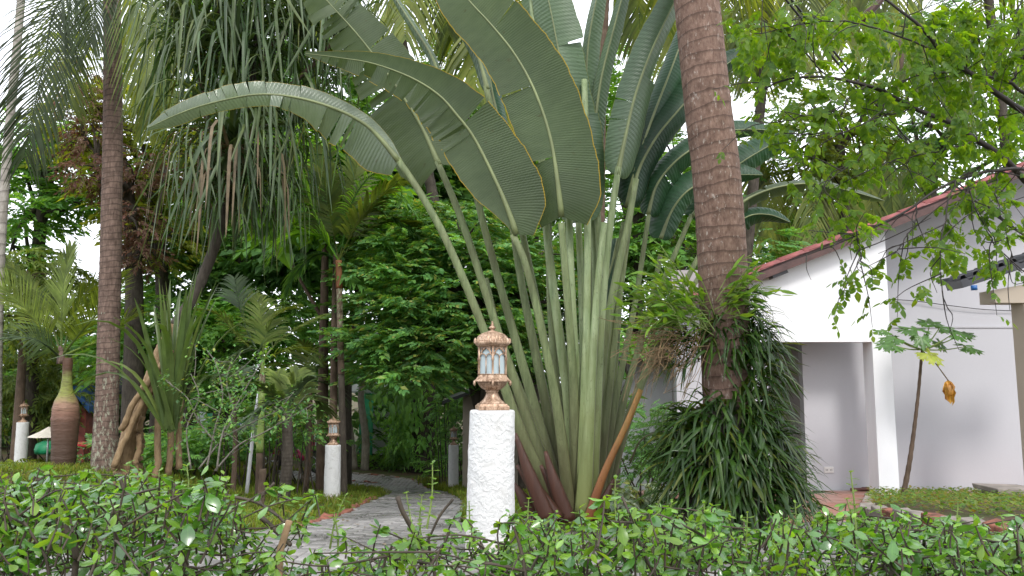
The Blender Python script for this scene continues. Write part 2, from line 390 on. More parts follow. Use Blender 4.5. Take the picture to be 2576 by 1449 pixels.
M['star']=leaf_mat('carambola_leaf',[(0.092,0.170,0.021),(0.067,0.142,0.021),(0.122,0.204,0.023),(0.054,0.113,0.023),(0.080,0.159,0.021),(0.097,0.182,0.023),(0.061,0.125,0.035),(0.067,0.136,0.021),(0.097,0.170,0.023),(0.073,0.148,0.021),(0.110,0.193,0.023),(0.130,0.190,0.022),(0.085,0.170,0.023),(0.061,0.131,0.021)],trans=.55,rough=0.45,spec=0.3,tcol=(2.5,2.3,.35,1),patch=14,pv=.25)
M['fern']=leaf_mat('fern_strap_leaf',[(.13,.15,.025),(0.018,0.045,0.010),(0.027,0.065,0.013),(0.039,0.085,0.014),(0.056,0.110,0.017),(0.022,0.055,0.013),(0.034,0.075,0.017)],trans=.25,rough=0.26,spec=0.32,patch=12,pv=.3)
M['orchid']=leaf_mat('orchid_leaf',[(0.083,0.180,0.033),(0.120,0.240,0.038),(0.180,0.300,0.045),(0.060,0.143,0.033),(0.225,0.315,0.053)],trans=.4,rough=0.45,spec=0.3,patch=12,pv=.25)
M['pand']=leaf_mat('screwpine_leaf',[(0.058,0.092,0.042),(0.077,0.118,0.052),(0.035,0.061,0.028),(0.097,0.133,0.053),(0.048,0.078,0.034),(0.116,0.142,0.047)],trans=.22,rough=0.42,tcol=(1.5,1.7,.6,1),spec=0.32,patch=8,pv=.25)
M['pand2']=leaf_mat('screwpine_young_leaf',[(0.070,0.108,0.031),(0.098,0.138,0.043),(0.062,0.097,0.034),(0.123,0.160,0.039)],trans=.25,rough=0.38,tcol=(1.7,2.0,.6,1),spec=0.35,patch=8,pv=.2)
M['dryleaf']=leaf_mat('dry_strap_leaf',[(0.132,0.096,0.054),(0.180,0.138,0.084),(0.090,0.072,0.030)],trans=.2,rough=.7,tcol=(1.3,1.1,.7,1),patch=8)
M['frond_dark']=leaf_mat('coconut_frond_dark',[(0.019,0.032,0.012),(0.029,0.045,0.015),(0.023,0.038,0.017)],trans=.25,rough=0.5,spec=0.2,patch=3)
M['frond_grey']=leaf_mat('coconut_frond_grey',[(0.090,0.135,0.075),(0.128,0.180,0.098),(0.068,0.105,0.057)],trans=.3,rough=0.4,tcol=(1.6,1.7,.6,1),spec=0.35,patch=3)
M['frond_yellow']=leaf_mat('coconut_frond_yellow',[(.13,.17,.035),(.18,.21,.045),(.09,.14,.03)],trans=.45,rough=0.45,spec=0.3,tcol=(2.,1.8,.4,1),patch=3)  # bright yellow-green fronds
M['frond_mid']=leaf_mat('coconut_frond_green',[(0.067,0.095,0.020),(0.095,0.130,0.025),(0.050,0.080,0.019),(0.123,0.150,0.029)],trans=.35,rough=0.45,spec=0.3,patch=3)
M['bottle']=leaf_mat('bottle_palm_frond',[(0.128,0.181,0.043),(0.173,0.233,0.052),(0.103,0.146,0.042),(0.223,0.276,0.078)],trans=.35,rough=0.5,spec=0.25,tcol=(1.8,1.7,.4,1),patch=5)
M['bg_a']=leaf_mat('tree_leaf_mid',[(0.073,0.164,0.046),(0.108,0.246,0.055),(0.149,0.311,0.066),(0.083,0.197,0.060),(0.197,0.360,0.074)],trans=.35,rough=0.5,spec=0.22,patch=.9,pv=.4)
M['bg_b']=leaf_mat('tree_leaf_olive',[(0.098,0.149,0.037),(0.138,0.190,0.046),(0.069,0.115,0.032),(0.172,0.218,0.057)],trans=.35,rough=0.55,spec=0.2,patch=.9,pv=.4)
M['bg_c']=leaf_mat('tree_leaf_dark',[(0.055,0.125,0.042),(0.086,0.191,0.055),(0.125,0.264,0.065),(0.066,0.156,0.057)],trans=.25,rough=0.5,spec=0.18,patch=.9,pv=.45)
M['bg_y']=leaf_mat('tree_leaf_bright',[(.12,.26,.025),(.16,.32,.03),(.08,.19,.03),(.06,.14,.03)],trans=.45,rough=0.45,spec=0.3,patch=1.2,pv=.3)
M['bg_layer']=leaf_mat('tree_leaf_layered',[(0.075,0.193,0.064),(0.106,0.246,0.072),(0.136,0.293,0.076),(0.055,0.146,0.057),(0.187,0.345,0.072),(0.081,0.206,0.076),(0.300,0.306,0.076)],trans=.3,rough=0.42,patch=1.2,pv=.4,spec=0.35)
M['red']=leaf_mat('tree_leaf_red',[(0.184,0.090,0.072),(0.130,0.068,0.050),(0.214,0.135,0.099),(0.138,0.144,0.045)],trans=.35,rough=0.55,spec=0.2,tcol=(1.5,1.2,.8,1),patch=1.5,pv=.3)
M['yel']=leaf_mat('tree_leaf_yellow',[(0.196,0.241,0.034),(0.115,0.172,0.034),(0.253,0.276,0.046),(0.063,0.103,0.023)],trans=.4,rough=0.55,spec=0.2,patch=1.5,pv=.35)
M['papaya']=leaf_mat('papaya_leaf',[(.07,.16,.035),(.09,.19,.045),(.055,.13,.03)],trans=.35,rough=.36,patch=6,pv=.25)
M['papaya_pale']=leaf_mat('papaya_pale_leaf',[(.27,.33,.06),(.33,.37,.09)],trans=.4,rough=.4,patch=8,pv=.15)
M['papaya_dead']=leaf_mat('papaya_dead_leaf',[(.55,.34,.04),(.42,.20,.04)],trans=.3,rough=.5,tcol=(1.3,1.,.5,1),patch=12,pv=.5)
M['grass']=leaf_mat('grass_blade',[(0.073,0.124,0.017),(0.109,0.176,0.021),(0.146,0.208,0.026),(0.174,0.169,0.038),(0.065,0.111,0.018)],trans=.35,rough=0.6,spec=0.2,patch=1.5,pv=.4)
M['cover']=leaf_mat('ground_cover_leaf',[(0.060,0.120,0.024),(0.090,0.168,0.030),(0.132,0.192,0.036),(0.168,0.120,0.036)],trans=.35,rough=0.5,spec=0.25,patch=2.5,pv=.4)
M['varieg']=leaf_mat('variegated_leaf',[(.05,.10,.04),(.30,.34,.24),(.07,.12,.05),(.20,.25,.16)],trans=.25,rough=.4,patch=20,pv=.3)
# soil and lawn
def soil():
    k=NT('soil'); p=k.pos(); a=k.noise(1.3,5,p); b=k.noise(22,5,p,.7)
    col=k.ramp(b,[(.3,(.045,.028,.018)),(.5,(.085,.055,.034)),(.7,(.13,.09,.055))])
    g=k.ramp(b,[(.3,(.03,.05,.012)),(.6,(.06,.09,.02))]); col=k.mix(k.rng(a,.42,.58,0,.75),col,g)
    return k.fin(k.bsdf(col,.9,.2,bump=k.bump(b,.8,.03)))
M['soil']=soil()
def paver():
    k=NT('paver_concrete'); oi=k.n('ShaderNodeObjectInfo'); g=k.n('ShaderNodeNewGeometry'); p=g.outputs['Position']
    r=k.math('FRACT',k.math('ADD',oi.outputs['Random'],g.outputs['Random Per Island']))
    a=k.noise(120,4,p,.6); b=k.noise(1.1,4,p)
    col=k.ramp(r,[(0,(.20,.185,.18)),(.5,(.26,.245,.235)),(1,(.33,.31,.295))])
    col=k.mix(k.rng(a,.35,.7,0,.4),col,(.13,.12,.115,1)); col=k.mix(k.rng(b,.40,.62,0,.55),col,(.10,.095,.09,1))
    rg=k.rng(b,.38,.6,.62,.24)
    return k.fin(k.bsdf(col,rg,.5,bump=k.bump(a,.5,.004)))
M['paver']=paver()
M['joint']=plain('path_joint_sand',(.06,.052,.045),.9,nv=.4,ns=30,bump=.4)
def terra():
    k=NT('terracotta_tile'); oi=k.n('ShaderNodeObjectInfo'); p=k.pos(); b=k.noise(2.0,5,p); a=k.noise(40,4,p)
    col=k.ramp(oi.outputs['Random'],[(0,(.27,.105,.07)),(1,(.36,.155,.105))]); col=k.mix(k.rng(a,.4,.7,0,.35),col,(.18,.08,.055,1)); col=k.mix(k.rng(b,.45,.65,0,.5),col,(.34,.20,.15,1))
    return k.fin(k.bsdf(col,k.rng(b,.4,.6,.55,.3),.5,bump=k.bump(a,.3,.004)))
M['terra']=terra()
def wallm(name,c,d=.25):
    k=NT(name); p=k.pos(); a=k.noise(35,5,p,.6); b=k.noise(.8,5,p); s=k.noise(3,4,k.vscale(p,(1,1,.15)))
    col=k.mix(k.rng(a,.3,.7,0,.25),c,tuple(x*.93 for x in c[:3])+(1,)); col=k.mix(k.rng(b,.5,.75,0,d),col,tuple(x*.9 for x in c[:3])+(1,)); col=k.mix(k.rng(s,.62,.75,0,d),col,tuple(x*.86 for x in c[:3])+(1,))
    return k.fin(k.bsdf(col,.75,.3,bump=k.bump(a,.25,.004)))
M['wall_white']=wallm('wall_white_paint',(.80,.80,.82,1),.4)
M['wall_grey']=wallm('wall_shaded_lilac',(.48,.475,.50,1),.5)  # white wall in shade: the grey-lilac shade is put into the base colour
M['wall_dark']=wallm('wall_dark_grey',(.36,.33,.33,1))  # darker grey for the passage wall and the cottage pillar
M['beige']=wallm('beige_paint',(.42,.36,.29,1))
def plaster():
    k=NT('rough_white_plaster'); p=k.obj(); a=k.noise(26,6,p,.6,dist=.8); b=k.noise(70,5,p,.6); d=k.noise(7,5,p); sx=k.n('ShaderNodeSeparateXYZ'); k.l(p,sx.inputs[0])
    h=k.math('ADD',k.rng(a,.42,.60),k.math('MULTIPLY',b,.35))
    col=k.mix(k.rng(a,.35,.46,.5,0),(.62,.62,.61,1),(.44,.43,.41,1)); col=k.mix(k.rng(d,.6,.72,0,.35),col,(.42,.40,.35,1))
    st=k.math('MULTIPLY',k.rng(sx.outputs[2],.22,.0),k.rng(k.noise(14,4,p),.35,.65)); col=k.mix(k.math('MULTIPLY',st,.8,True),col,(.36,.21,.14,1))
    return k.fin(k.bsdf(col,.7,.35,bump=k.bump(h,.5,.008)))
M['plaster']=plaster()
def copper():
    k=NT('brushed_copper_paint'); p=k.obj(); a=k.noise(45,5,k.vscale(p,(1,1,.35)),.7,dist=1.2); b=k.noise(14,3,p)
    col=k.ramp(a,[(.30,(.055,.03,.018)),(.42,(.23,.14,.085)),(.56,(.43,.29,.20)),(.72,(.66,.50,.37))])
    return k.fin(k.bsdf(col,.42,.5,.35,k.bump(a,.4,.003)))
M['copper']=copper()
def frost():
    k=NT('frosted_glass'); p=k.obj(); x=k.n('ShaderNodeBsdfPrincipled'); x.inputs['Base Color'].default_value=(.62,.72,.75,1); x.inputs['Roughness'].default_value=.35; x.inputs['Transmission Weight'].default_value=.12
    tr=k.n('ShaderNodeBsdfTranslucent'); tr.inputs[0].default_value=(.62,.74,.78,1); ms=k.n('ShaderNodeMixShader'); ms.inputs[0].default_value=.35; k.l(x.outputs[0],ms.inputs[1]); k.l(tr.outputs[0],ms.inputs[2])
    return k.fin(ms.outputs[0])
M['frost']=frost()
M['bulb']=plain('opal_bulb',(.85,.87,.92),.3,nv=.02)
M['rooftile']=plain('red_roof_tile',(.22,.062,.058),.5,nv=.4,ns=6,bump=.3,bs=30)
M['fascia']=plain('dark_fascia',(.075,.035,.03),.6,nv=.3)
M['blackroof']=plain('black_roof_sheet',(.025,.025,.03),.4,nv=.3)
M['socket']=plain('socket_plastic',(.62,.60,.58),.4,nv=.03)
M['socket_hole']=plain('socket_slot',(.03,.03,.03),.5,nv=.03)
M['wire']=plain('black_wire',(.02,.02,.02),.5)
M['steel']=plain('galvanised_pipe',(.45,.46,.47),.35,.4,nv=.1)
M['brick']=plain('old_red_brick',(.20,.07,.042),.85,nv=.6,ns=14,bump=.5,bs=70)
M['stone']=plain('grey_stone',(.22,.19,.165),.85,nv=.35,ns=6,bump=.6,bs=25)
M['green']=plain('green_sheet',(.012,.24,.10),.5,nv=.25,ns=5)
M['blue']=plain('blue_plastic',(.010,.085,.26),.4,nv=.15)
M['redp']=plain('red_plastic',(.22,.045,.03),.5,nv=.3)
M['pink']=plain('pink_red_plastic',(.62,.05,.07),.35,nv=.1)
M['cream']=plain('cream_canvas',(.68,.62,.52),.7,nv=.08)
M['teal']=plain('teal_curtain',(.06,.22,.27),.7,nv=.3,ns=5)
M['glassdark']=plain('window_glass_dark',(.03,.045,.055),.08,nv=.3,ns=2)
M['rustred']=plain('rusty_pipe',(.13,.05,.04),.6,nv=.3)
M['paper']=plain('paper',(.75,.76,.80),.7,nv=.03)
M['board']=plain('red_brown_board',(.16,.035,.025),.6,nv=.2)
M['magenta']=plain('magenta_paint',(.45,.03,.10),.35,nv=.1)
M['rubber']=plain('black_rubber',(.02,.02,.02),.7,nv=.2)
M['petal']=plain('orange_petal',(.70,.28,.02),.5,nv=.2)
# bottle palm trunk: green neck over ringed brown bottle
def bottle_trunk():
    k=NT('bottle_palm_trunk'); p=k.obj(); uv=k.n('ShaderNodeUVMap'); sx=k.n('ShaderNodeSeparateXYZ'); k.l(uv.outputs[0],sx.inputs[0])
    z=sx.outputs[1]; a=k.noise(14,5,k.vscale(p,(.6,.6,3.5)),.6); b=k.noise(5,4,p)
    zz=k.math('ADD',z,k.math('MULTIPLY',b,.25))
    col=k.ramp(k.math('MULTIPLY',zz,.5),[(.0,(.05,.03,.02)),(.30,(.08,.045,.03)),(.48,(.12,.065,.045)),(.57,(.22,.115,.08)),(.66,(.30,.18,.12)),(.74,(.22,.24,.05)),(.88,(.20,.23,.06)),(.97,(.10,.05,.03))])
    col=k.mix(k.rng(a,.45,.62,0,.5),col,(.065,.035,.02,1))
    return k.fin(k.bsdf(col,.6,.4,bump=k.bump(a,.6,.02)))
M['bottle_trunk']=bottle_trunk()
# ------------------------------------------------------------------ ground
def inpoly(x,y,poly):
    x=np.asarray(x);y=np.asarray(y);c=np.zeros(x.shape,bool);n=len(poly)
    for i in range(n):
        x1,y1=poly[i][0],poly[i][1];x2,y2=poly[(i+1)%n][0],poly[(i+1)%n][1]
        k=((y1>y)!=(y2>y)); xi=(x2-x1)*(y-y1)/((y2-y1) if y2!=y1 else 1e-9)+x1
        c^=k&(x<xi)
    return c
def ground():
    xs=np.r_[-220,-120,-70,-40,np.linspace(-26,26,150),40,70,120,220]; ys=np.r_[-60,-20,-8,-2,np.linspace(0,24,110),27,31,38,50,80,140,260]
    X,Y=np.meshgrid(xs,ys); Z=gz(X,Y)-.012
    Z=Z+np.where(Y>4.5,.02*np.sin(X*2.1+1.3*np.sin(Y*1.7))*np.cos(Y*1.9),0)-.02
    V=np.stack([X,Y,Z],-1).reshape(-1,3); nx=len(xs); i=np.arange(len(ys)-1)[:,None]*nx; j=np.arange(nx-1)[None]
    Q=np.stack([i+j,i+j+1,i+nx+j+1,i+nx+j],-1).reshape(-1,4)
    b=MB(); b.add(V,Q,uv=V[:,:2]); o=b.build('ground',M['soil'],origin=(0,0,0)); tag(o,kind='structure')
ground()
path_px=[(-1400,1430),(-300,1392),(200,1378),(430,1362),(640,1345),(755,1327),(870,1295),(890,1282),(955,1256),(985,1243),(935,1228),(800,1217),(700,1212),(700,1186),(860,1190),(945,1197),(1030,1207),(1070,1228),(1125,1240),(1165,1265),(1155,1300),(1168,1330),(1190,1345),(1500,1345),(1800,1336),(2000,1322),(2180,1312),(2300,1335),(2490,1372),(2700,1410),(3400,1560),(3400,1720),(-1400,1720)]
PATH=[G(u,v)[:2] for u,v in path_px]
def path():
    # bed under the pavers
    b=MB(); xs=np.arange(-7,7,.12); ys=np.arange(2.3,23,.12); X,Y=np.meshgrid(xs,ys); X=X.ravel();Y=Y.ravel()
    k=inpoly(X,Y,PATH); X=X[k];Y=Y[k]; h=.0605
    N=len(X); V=np.stack([np.stack([X-h,Y-h],-1),np.stack([X+h,Y-h],-1),np.stack([X+h,Y+h],-1),np.stack([X-h,Y+h],-1)],1)
    V3=np.concatenate([V,(gz(V[...,0],V[...,1])+.006)[...,None]],-1)
    b.add(V3.reshape(-1,3),np.arange(N*4).reshape(-1,4)); root=b.build('paved_path',M['joint'],origin=(0,0,0)); tag(root,kind='structure',label='wet grey paved garden path curving away behind the white post')
    # pavers 100 x 200 mm in running bond
    tb=MB(); w,l,hh,c=.0475,.0975,.03,.006
    V=[[-w,-l,0],[w,-l,0],[w,l,0],[-w,l,0],[-w,-l,hh-c],[w,-l,hh-c],[w,l,hh-c],[-w,l,hh-c],[-w+c,-l+c,hh],[w-c,-l+c,hh],[w-c,l-c,hh],[-w+c,l-c,hh]]
    Q=[[0,1,5,4],[1,2,6,5],[2,3,7,6],[3,0,4,7],[4,5,9,8],[5,6,10,9],[6,7,11,10],[7,4,8,11],[8,9,10,11]]
    tm=(np.array(V,float),np.array(Q),np.zeros((12,2)))
    gx=np.arange(-7,7,.10); C=[]
    for i,x in enumerate(gx):
        y=np.arange(2.4+(i%2)*.10,22.8,.20); C.append(np.stack([np.full_like(y,x),y],1))
    C=np.vstack(C); k=inpoly(C[:,0],C[:,1],PATH); C=C[k]
    order=np.argsort(C[:,1]); C=C[order]
    z=gz(C[:,0],C[:,1]); dz=(gz(C[:,0],C[:,1]+.05)-gz(C[:,0],C[:,1]-.05))/.1
    N=len(C); Rm=rotx(np.arctan(dz)+RNG.normal(0,.008,N))@roty(RNG.normal(0,.010,N))@rotz(RNG.normal(0,.012,N))
    t=np.stack([C[:,0]+RNG.normal(0,.0015,N),C[:,1],z-.012+RNG.normal(0,.0022,N)],1)
    # the photo shows them best where the hedge is thin, between 3.9 m and 8 m
    vis=np.where((np.abs(C[:,0]+.75)<1.0)&(C[:,1]>3.95),1e3-C[:,1],-C[:,1])
    scatter(root,'paver','pavers',[tm],M['paver'],Rm,t,np.ones(N),300,pref=vis)
path()
# ------------------------------------------------------------------ terracotta terrace and the house
FX0=3.28; HY=10.8; FZ=-.744
def zt(y): return -.36+(y-7.0)/(11.6-7.0)*(-.744+.36)
bed_px=[(2196,1246),(2182,1309),(2300,1333),(2490,1370),(2720,1412),(2900,1300),(2900,1243)]
BED=[G(u,v)[:2] for u,v in bed_px]
def terrace():
    b=MB(); x0,x1,y0,y1=1.6,9.5,6.95,11.6
    prism(b,[(x0,y0,-1.4),(x0,y0,zt(y0)-.022),(x0,y1,zt(y1)-.022),(x0,y1,-1.4)],(x1-x0,0,0))
    root=b.build('terrace_floor',M['joint'],origin=(0,0,0),smooth=False); tag(root,kind='structure',label='terracotta tiled terrace in front of the white house')
    s=.30; g=.148; V=np.array([[-g,-g,0],[g,-g,0],[g,g,0],[-g,g,0],[-g,-g,.02],[g,-g,.02],[g,g,.02],[-g,g,.02]])
    tb=MB(); tb.add(V,BOXQ); me=tb.mesh('floor_tile',M['terra'],smooth=False); sl=math.atan2(zt(8)-zt(7),1)
    n=0
    for y in np.arange(y0+.15,y1-.1,s):
        for x in np.arange(1.9,8.2,s):
            if inpoly(np.array([x]),np.array([y]),BED)[0] and y<10.75: continue
            if n>=300: break
            o=bpy.data.objects.new('floor_tile',me); COL.objects.link(o); o.parent=root
            o.location=(x,y,zt(y)-.020+random.uniform(-.001,.001)); o.rotation_euler=(sl,random.uniform(-.003,.003),0); n+=1
terrace()
HS=px(1,HY)
def hx(u,Y=HY): return (u-W0/2)/F0*(math.cos(PITCH)*0+1)*Y      # filled properly below
def hX(u,v,Y): return P(u,v,Y)[0]
def hZ(u,v,Y): return P(u,v,Y)[2]
xcol1=hX(2260,1240,HY); xcol0=hX(2213,1240,HY); zl=hZ(2100,860,HY)
def roofz(x): return hZ(1890,690,HY)+(x-hX(1890,690,HY))*.392
def house():
    root=thing('white_house',(6,11.6,FZ),'white single storey house with red tiled roof and an open porch behind the papaya','house')
    WX0=1.05; T=.16
    xc=xcol1-.0
    # gable front above the porch opening, and its column, as one plane
    b=MB(); x0=2.9
    prism(b,[(x0,HY,zl),(xcol1,HY,zl),(xcol1,HY,roofz(xcol1)-.06),(x0,HY,roofz(x0)-.06)],(0,.22,0))
    b.build('gable_wall',M['wall_white'],root,smooth=False)
    b=MB(); prism(b,[(xcol0,HY,FZ-.02),(xcol1+.02,HY,FZ-.02),(xcol1,HY,zl-.002),(xcol0,HY,zl-.002)],(0,.30,0)); b.build('column',M['wall_white'],root,smooth=False)
    b=MB(); box(b,(xcol0-.02+.14,HY+.12,FZ-.0),(xcol1-xcol0+.10,.36,.07)); b.build('column_plinth',M['stone'],root,smooth=False)
    # porch back wall, shade put into its lilac grey, running right under the roof
    xl=hX(2022,1000,11.56); b=MB(); yb=11.56
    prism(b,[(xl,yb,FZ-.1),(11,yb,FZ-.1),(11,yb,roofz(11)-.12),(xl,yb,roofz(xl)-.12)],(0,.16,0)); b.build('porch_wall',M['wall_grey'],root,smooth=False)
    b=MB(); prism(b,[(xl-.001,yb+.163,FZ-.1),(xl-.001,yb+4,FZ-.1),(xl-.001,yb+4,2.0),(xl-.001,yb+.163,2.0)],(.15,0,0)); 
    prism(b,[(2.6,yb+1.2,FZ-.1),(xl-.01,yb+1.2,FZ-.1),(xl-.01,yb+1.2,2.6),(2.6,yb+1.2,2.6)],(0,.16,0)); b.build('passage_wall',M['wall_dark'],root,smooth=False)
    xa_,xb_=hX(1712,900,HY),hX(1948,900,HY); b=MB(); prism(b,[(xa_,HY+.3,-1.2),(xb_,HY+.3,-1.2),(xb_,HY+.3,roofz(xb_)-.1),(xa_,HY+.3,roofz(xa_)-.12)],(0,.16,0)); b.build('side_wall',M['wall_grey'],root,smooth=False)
    # thin moulding line along the wall
    b=MB(); box(b,(7.8,yb-.008,hZ(2400,822,yb)),(6.6,.016,.03)); b.build('wall_moulding',M['wall_grey'],root,smooth=False)
    # porch ceiling
    b=MB(); prism(b,[(xcol1+.25,HY+.05,roofz(xcol1+.25)-.105),(11,HY+.05,roofz(11)-.105),(11,HY+.05,roofz(11)-.085),(xcol1+.25,HY+.05,roofz(xcol1+.25)-.085)],(0,.62,0)); b.build('soffit',M['fascia'],root,smooth=False)
    # roof slab, verge and tiles
    yv=HY-.22; xa=hX(1880,690,yv)-.9; xe=11.0
    b=MB(); prism(b,[(xa,yv+.02,roofz(xa)-.05),(xe,yv+.02,roofz(xe)-.05),(xe,yv+.02,roofz(xe)),(xa,yv+.02,roofz(xa))],(0,7.,0)); ro=b.build('roof',M['fascia'],root,smooth=False)
    b=MB(); prism(b,[(xa,yv-.02,roofz(xa)-.13),(xe,yv-.02,roofz(xe)-.13),(xe,yv-.02,roofz(xe)-.03),(xa,yv-.02,roofz(xa)-.03)],(0,.038,0)); b.build('bargeboard',M['fascia'],root,smooth=False)
    # verge cap tiles and field tiles: each overlaps the one below
    a=math.atan(.392); Lt=.42; cap=MB()
    n=7; an=np.linspace(0,math.pi,n); 
    prof=np.stack([np.zeros(n),-.085*np.cos(an),.055*np.sin(an)],1)
    V=np.vstack([prof,prof+[Lt,0,.0],prof*[1,.86,.72],prof*[1,.86,.72]+[Lt,0,0]])
    q=[[i,i+n,i+n+1,i+1] for i in range(n-1)]+[[2*n+i,2*n+i+1,3*n+i+1,3*n+i] for i in range(n-1)]+[[i,i+1,2*n+i+1,2*n+i] for i in range(n-1)]
    cap.add(V,q); me=cap.mesh('verge_tile',M['rooftile'])
    tile=MB(); m=9; yy=np.linspace(-.15,.15,m); zz=.028*np.cos((yy/.15)*math.pi*1.0)+.01
    top=np.stack([np.zeros(m),yy,zz],1); V=np.vstack([top,top+[Lt,0,0],top-[0,0,.018],top+[Lt,0,-.018]])
    q=[[i,i+m,i+m+1,i+1] for i in range(m-1)]+[[i,i+1,2*m+i+1,2*m+i] for i in range(m-1)]
    tile.add(V,q); mt=tile.mesh('roof_tile',M['rooftile'])
    x=xa; i=0; dx=.36*math.cos(a)
    base=wloc(root)
    while x<xe-.4:
        o=bpy.data.objects.new('verge_tile',me); COL.objects.link(o); o.parent=ro; 
        o.location=Vector((x,yv+.05,roofz(x)+.02))-Vector(base)
        o.rotation_euler=(0,-a+.04,random.uniform(-.01,.01))
        if i>=0:
            for r_ in range(1,6):
                o=bpy.data.objects.new('roof_tile',mt); COL.objects.link(o); o.parent=ro
                o.location=Vector((x,yv+.03+r_*.29,roofz(x)+.02))-Vector(base); o.rotation_euler=(0,-a+.045,0)
        x+=dx; i+=1
    # rafter end under the verge
    b=MB(); box(b,(hX(1962,676,yv),yv+.10,hZ(1962,684,yv)),(.22,.16,.10),M=roty(np.array(-a))); b.build('rafter_end',M['blackroof'],root,smooth=False)
    # socket outlet on the porch wall
    s=thing('socket_outlet',P(2085,1182,yb-.01),'small white double power socket low on the porch wall','socket')
    c=P(2085,1182,yb-.006); b=MB(); box(b,c,(.135,.012,.085)); b.build('face_plate',M['socket'],s,smooth=False,bevel=.003)
    for dxx in (-.032,.032):
        b=MB()
        for k in (-.009,.009): box(b,c+np.array([dxx+k,-.009,0]),(.005,.004,.022))
        b.build('socket_slot',M['socket_hole'],s,smooth=False)
    # wire across the wall
    b=MB(); tube(b,[P(2236,753,yb-.03),P(2300,757,yb-.05),P(2400,770,yb-.06),P(2500,780,yb-.05),P(2700,786,yb-.02)],.006,5,n=24); tag(b.build('wall_cable',M['wire'],smooth=True),'thin black cable sagging across the shaded porch wall','cable')
    # rusty pipes lying at the foot of the wall
    for k,(u0,u1,v,l) in enumerate([(2140,2207,1228,'rusty pipe lying on the terrace against the white column, nearer the viewer'),(2168,2210,1223,'shorter rusty pipe lying on the terrace tight against the porch wall')]):
        b=MB(); Y=11.45+.0*k if k else 11.25; z=zt(Y)+.025; x0_=hX(u0,v,Y); x1_=hX(u1,v,Y)
        tube(b,[(x0_,Y,z),(x1_,Y,z)],.022,8); tag(b.build('iron_pipe',M['rustred']),l,'pipe','iron pipes on the terrace')
house()
def annex():
    root=thing('garden_shelter',(7.2,10.0,-.8),'beige shelter corner with a black corrugated roof beside the shaded porch wall','shelter')
    Y=9.6
    xp=hX(2563,1000,Y+.25); b=MB(); prism(b,[(xp,Y,-1),(xp+.5,Y,-1),(xp+.5,Y,hZ(2562,762,Y)),(xp-.02,Y,hZ(2562,762,Y))],(0,.25,0)); b.build('post',M['beige'],root,smooth=False)
    x0=hX(2498,745,Y); b=MB(); zb=hZ(2486,762,Y); prism(b,[(x0,Y-.02,zb),(x0+1.6,Y-.02,zb),(x0+1.6,Y-.02,zb+.45),(x0,Y-.02,zb+.155)],(0,.3,0)); b.build('beam',M['beige'],root,smooth=False)
    # sloped gutter and corrugated edge
    p0=P(2424,724,Y-.25); p1=P(2720,628,Y-.25); d=nrm(p1-p0)
    b=MB(); up=nrm(np.cross(d,[0,-1,0])); up=up if up[2]>0 else -up
    prism(b,[p0,p1,p1+up*.10,p0+up*.10],(0,.35,0)); b.build('fascia',M['blackroof'],root,smooth=False)
    n=30; L=np.linalg.norm(p1-p0)
    rb=MB(); s=np.linspace(0,L,n*8); zz=.105+.035*np.clip(np.sin(s/L*n*math.pi*.62)*1.8,-1,1)
    t=p0+d*s[:,None]+up*zz[:,None]; V=np.vstack([t,t+[0,.5,0],t+up*.012,t+up*.012+[0,.5,0]]); k=len(s)
    q=[[i,i+1,k+i+1,k+i] for i in range(k-1)]+[[2*k+i,3*k+i,3*k+i+1,2*k+i+1] for i in range(k-1)]+[[i,2*k+i,2*k+i+1,i+1] for i in range(k-1)]
    rb.add(V,q); rb.build('corrugated_roof',M['blackroof'],root)
    b=MB(); tube(b,[P(2450,718,Y-.262),P(2451,730,Y-.262)],.035,10); b.build('pipe_end',M['blue'],root)
annex()
# planting bed on the right: soil, brick kerb, flagstones
def bed():
    b=MB(); g=[(p[0],p[1]) for p in BED]; c=np.mean(g,axis=0); 
    pts=[]; 
    for x,y in g: pts.append((x,y,float(gz(x,y))+.10))
    n=len(pts); V=np.array([(c[0],c[1],float(gz(*c))+.13)]+pts+[(p[0],p[1],p[2]-.3) for p in pts])
    T=[[0,i+1,(i+1)%n+1] for i in range(n)]; Q=[[i+1,n+i+1,n+(i+1)%n+1,(i+1)%n+1] for i in range(n)]
    b.add(V,Q,T); o=b.build('flower_bed',M['soil'],smooth=False); tag(o,kind='structure')
    kerb=thing('stone_kerb',(BED[1][0],BED[1][1],0),'low row of weathered kerb stones round the right planting bed','kerb')
    e=[np.array(p) for p in BED]
    me=None
    for k in range(0,4):
        a,b2=e[k],e[k+1]; L=np.linalg.norm(b2-a); m=max(1,int(L/.26))
        for i in range(m):
            q=a+(b2-a)*(i+.5)/m; bb=MB(); box(bb,(0,0,0),(L/m*.94,.11,.15)); V=bb.V[0]; V+=RNG.normal(0,.008,V.shape); an=math.atan2((b2-a)[1],(b2-a)[0]); V[:]=V@rotz(np.array(an)).T+np.array([q[0],q[1],float(gz(*q))+.05])
            bb.build('kerb_stone',M['stone'] if (k+i)%3 else M['brick'],kerb,smooth=False,bevel=.012)
    # a stack of flat stones and planks at the far right of the bed
    for i,(u,v,w,hh,l) in enumerate([(2535,1229,75,12,'flat brown flagstone, upper one of the two on the right bed'),(2550,1240,62,16,'thick dark flagstone lying under the flat one on the right bed')]):
        Y=9.3; p=P(u,v,Y); b=MB(); box(b,(0,0,0),(px(w,Y)*1.5,.5,px(hh,Y))); b.V[0]+=RNG.normal(0,.01,b.V[0].shape); b.V[0]+=p; tag(b.build('flagstone',M['stone'],smooth=False,bevel=.01),l,'stone','flagstones on the right bed')
bed()

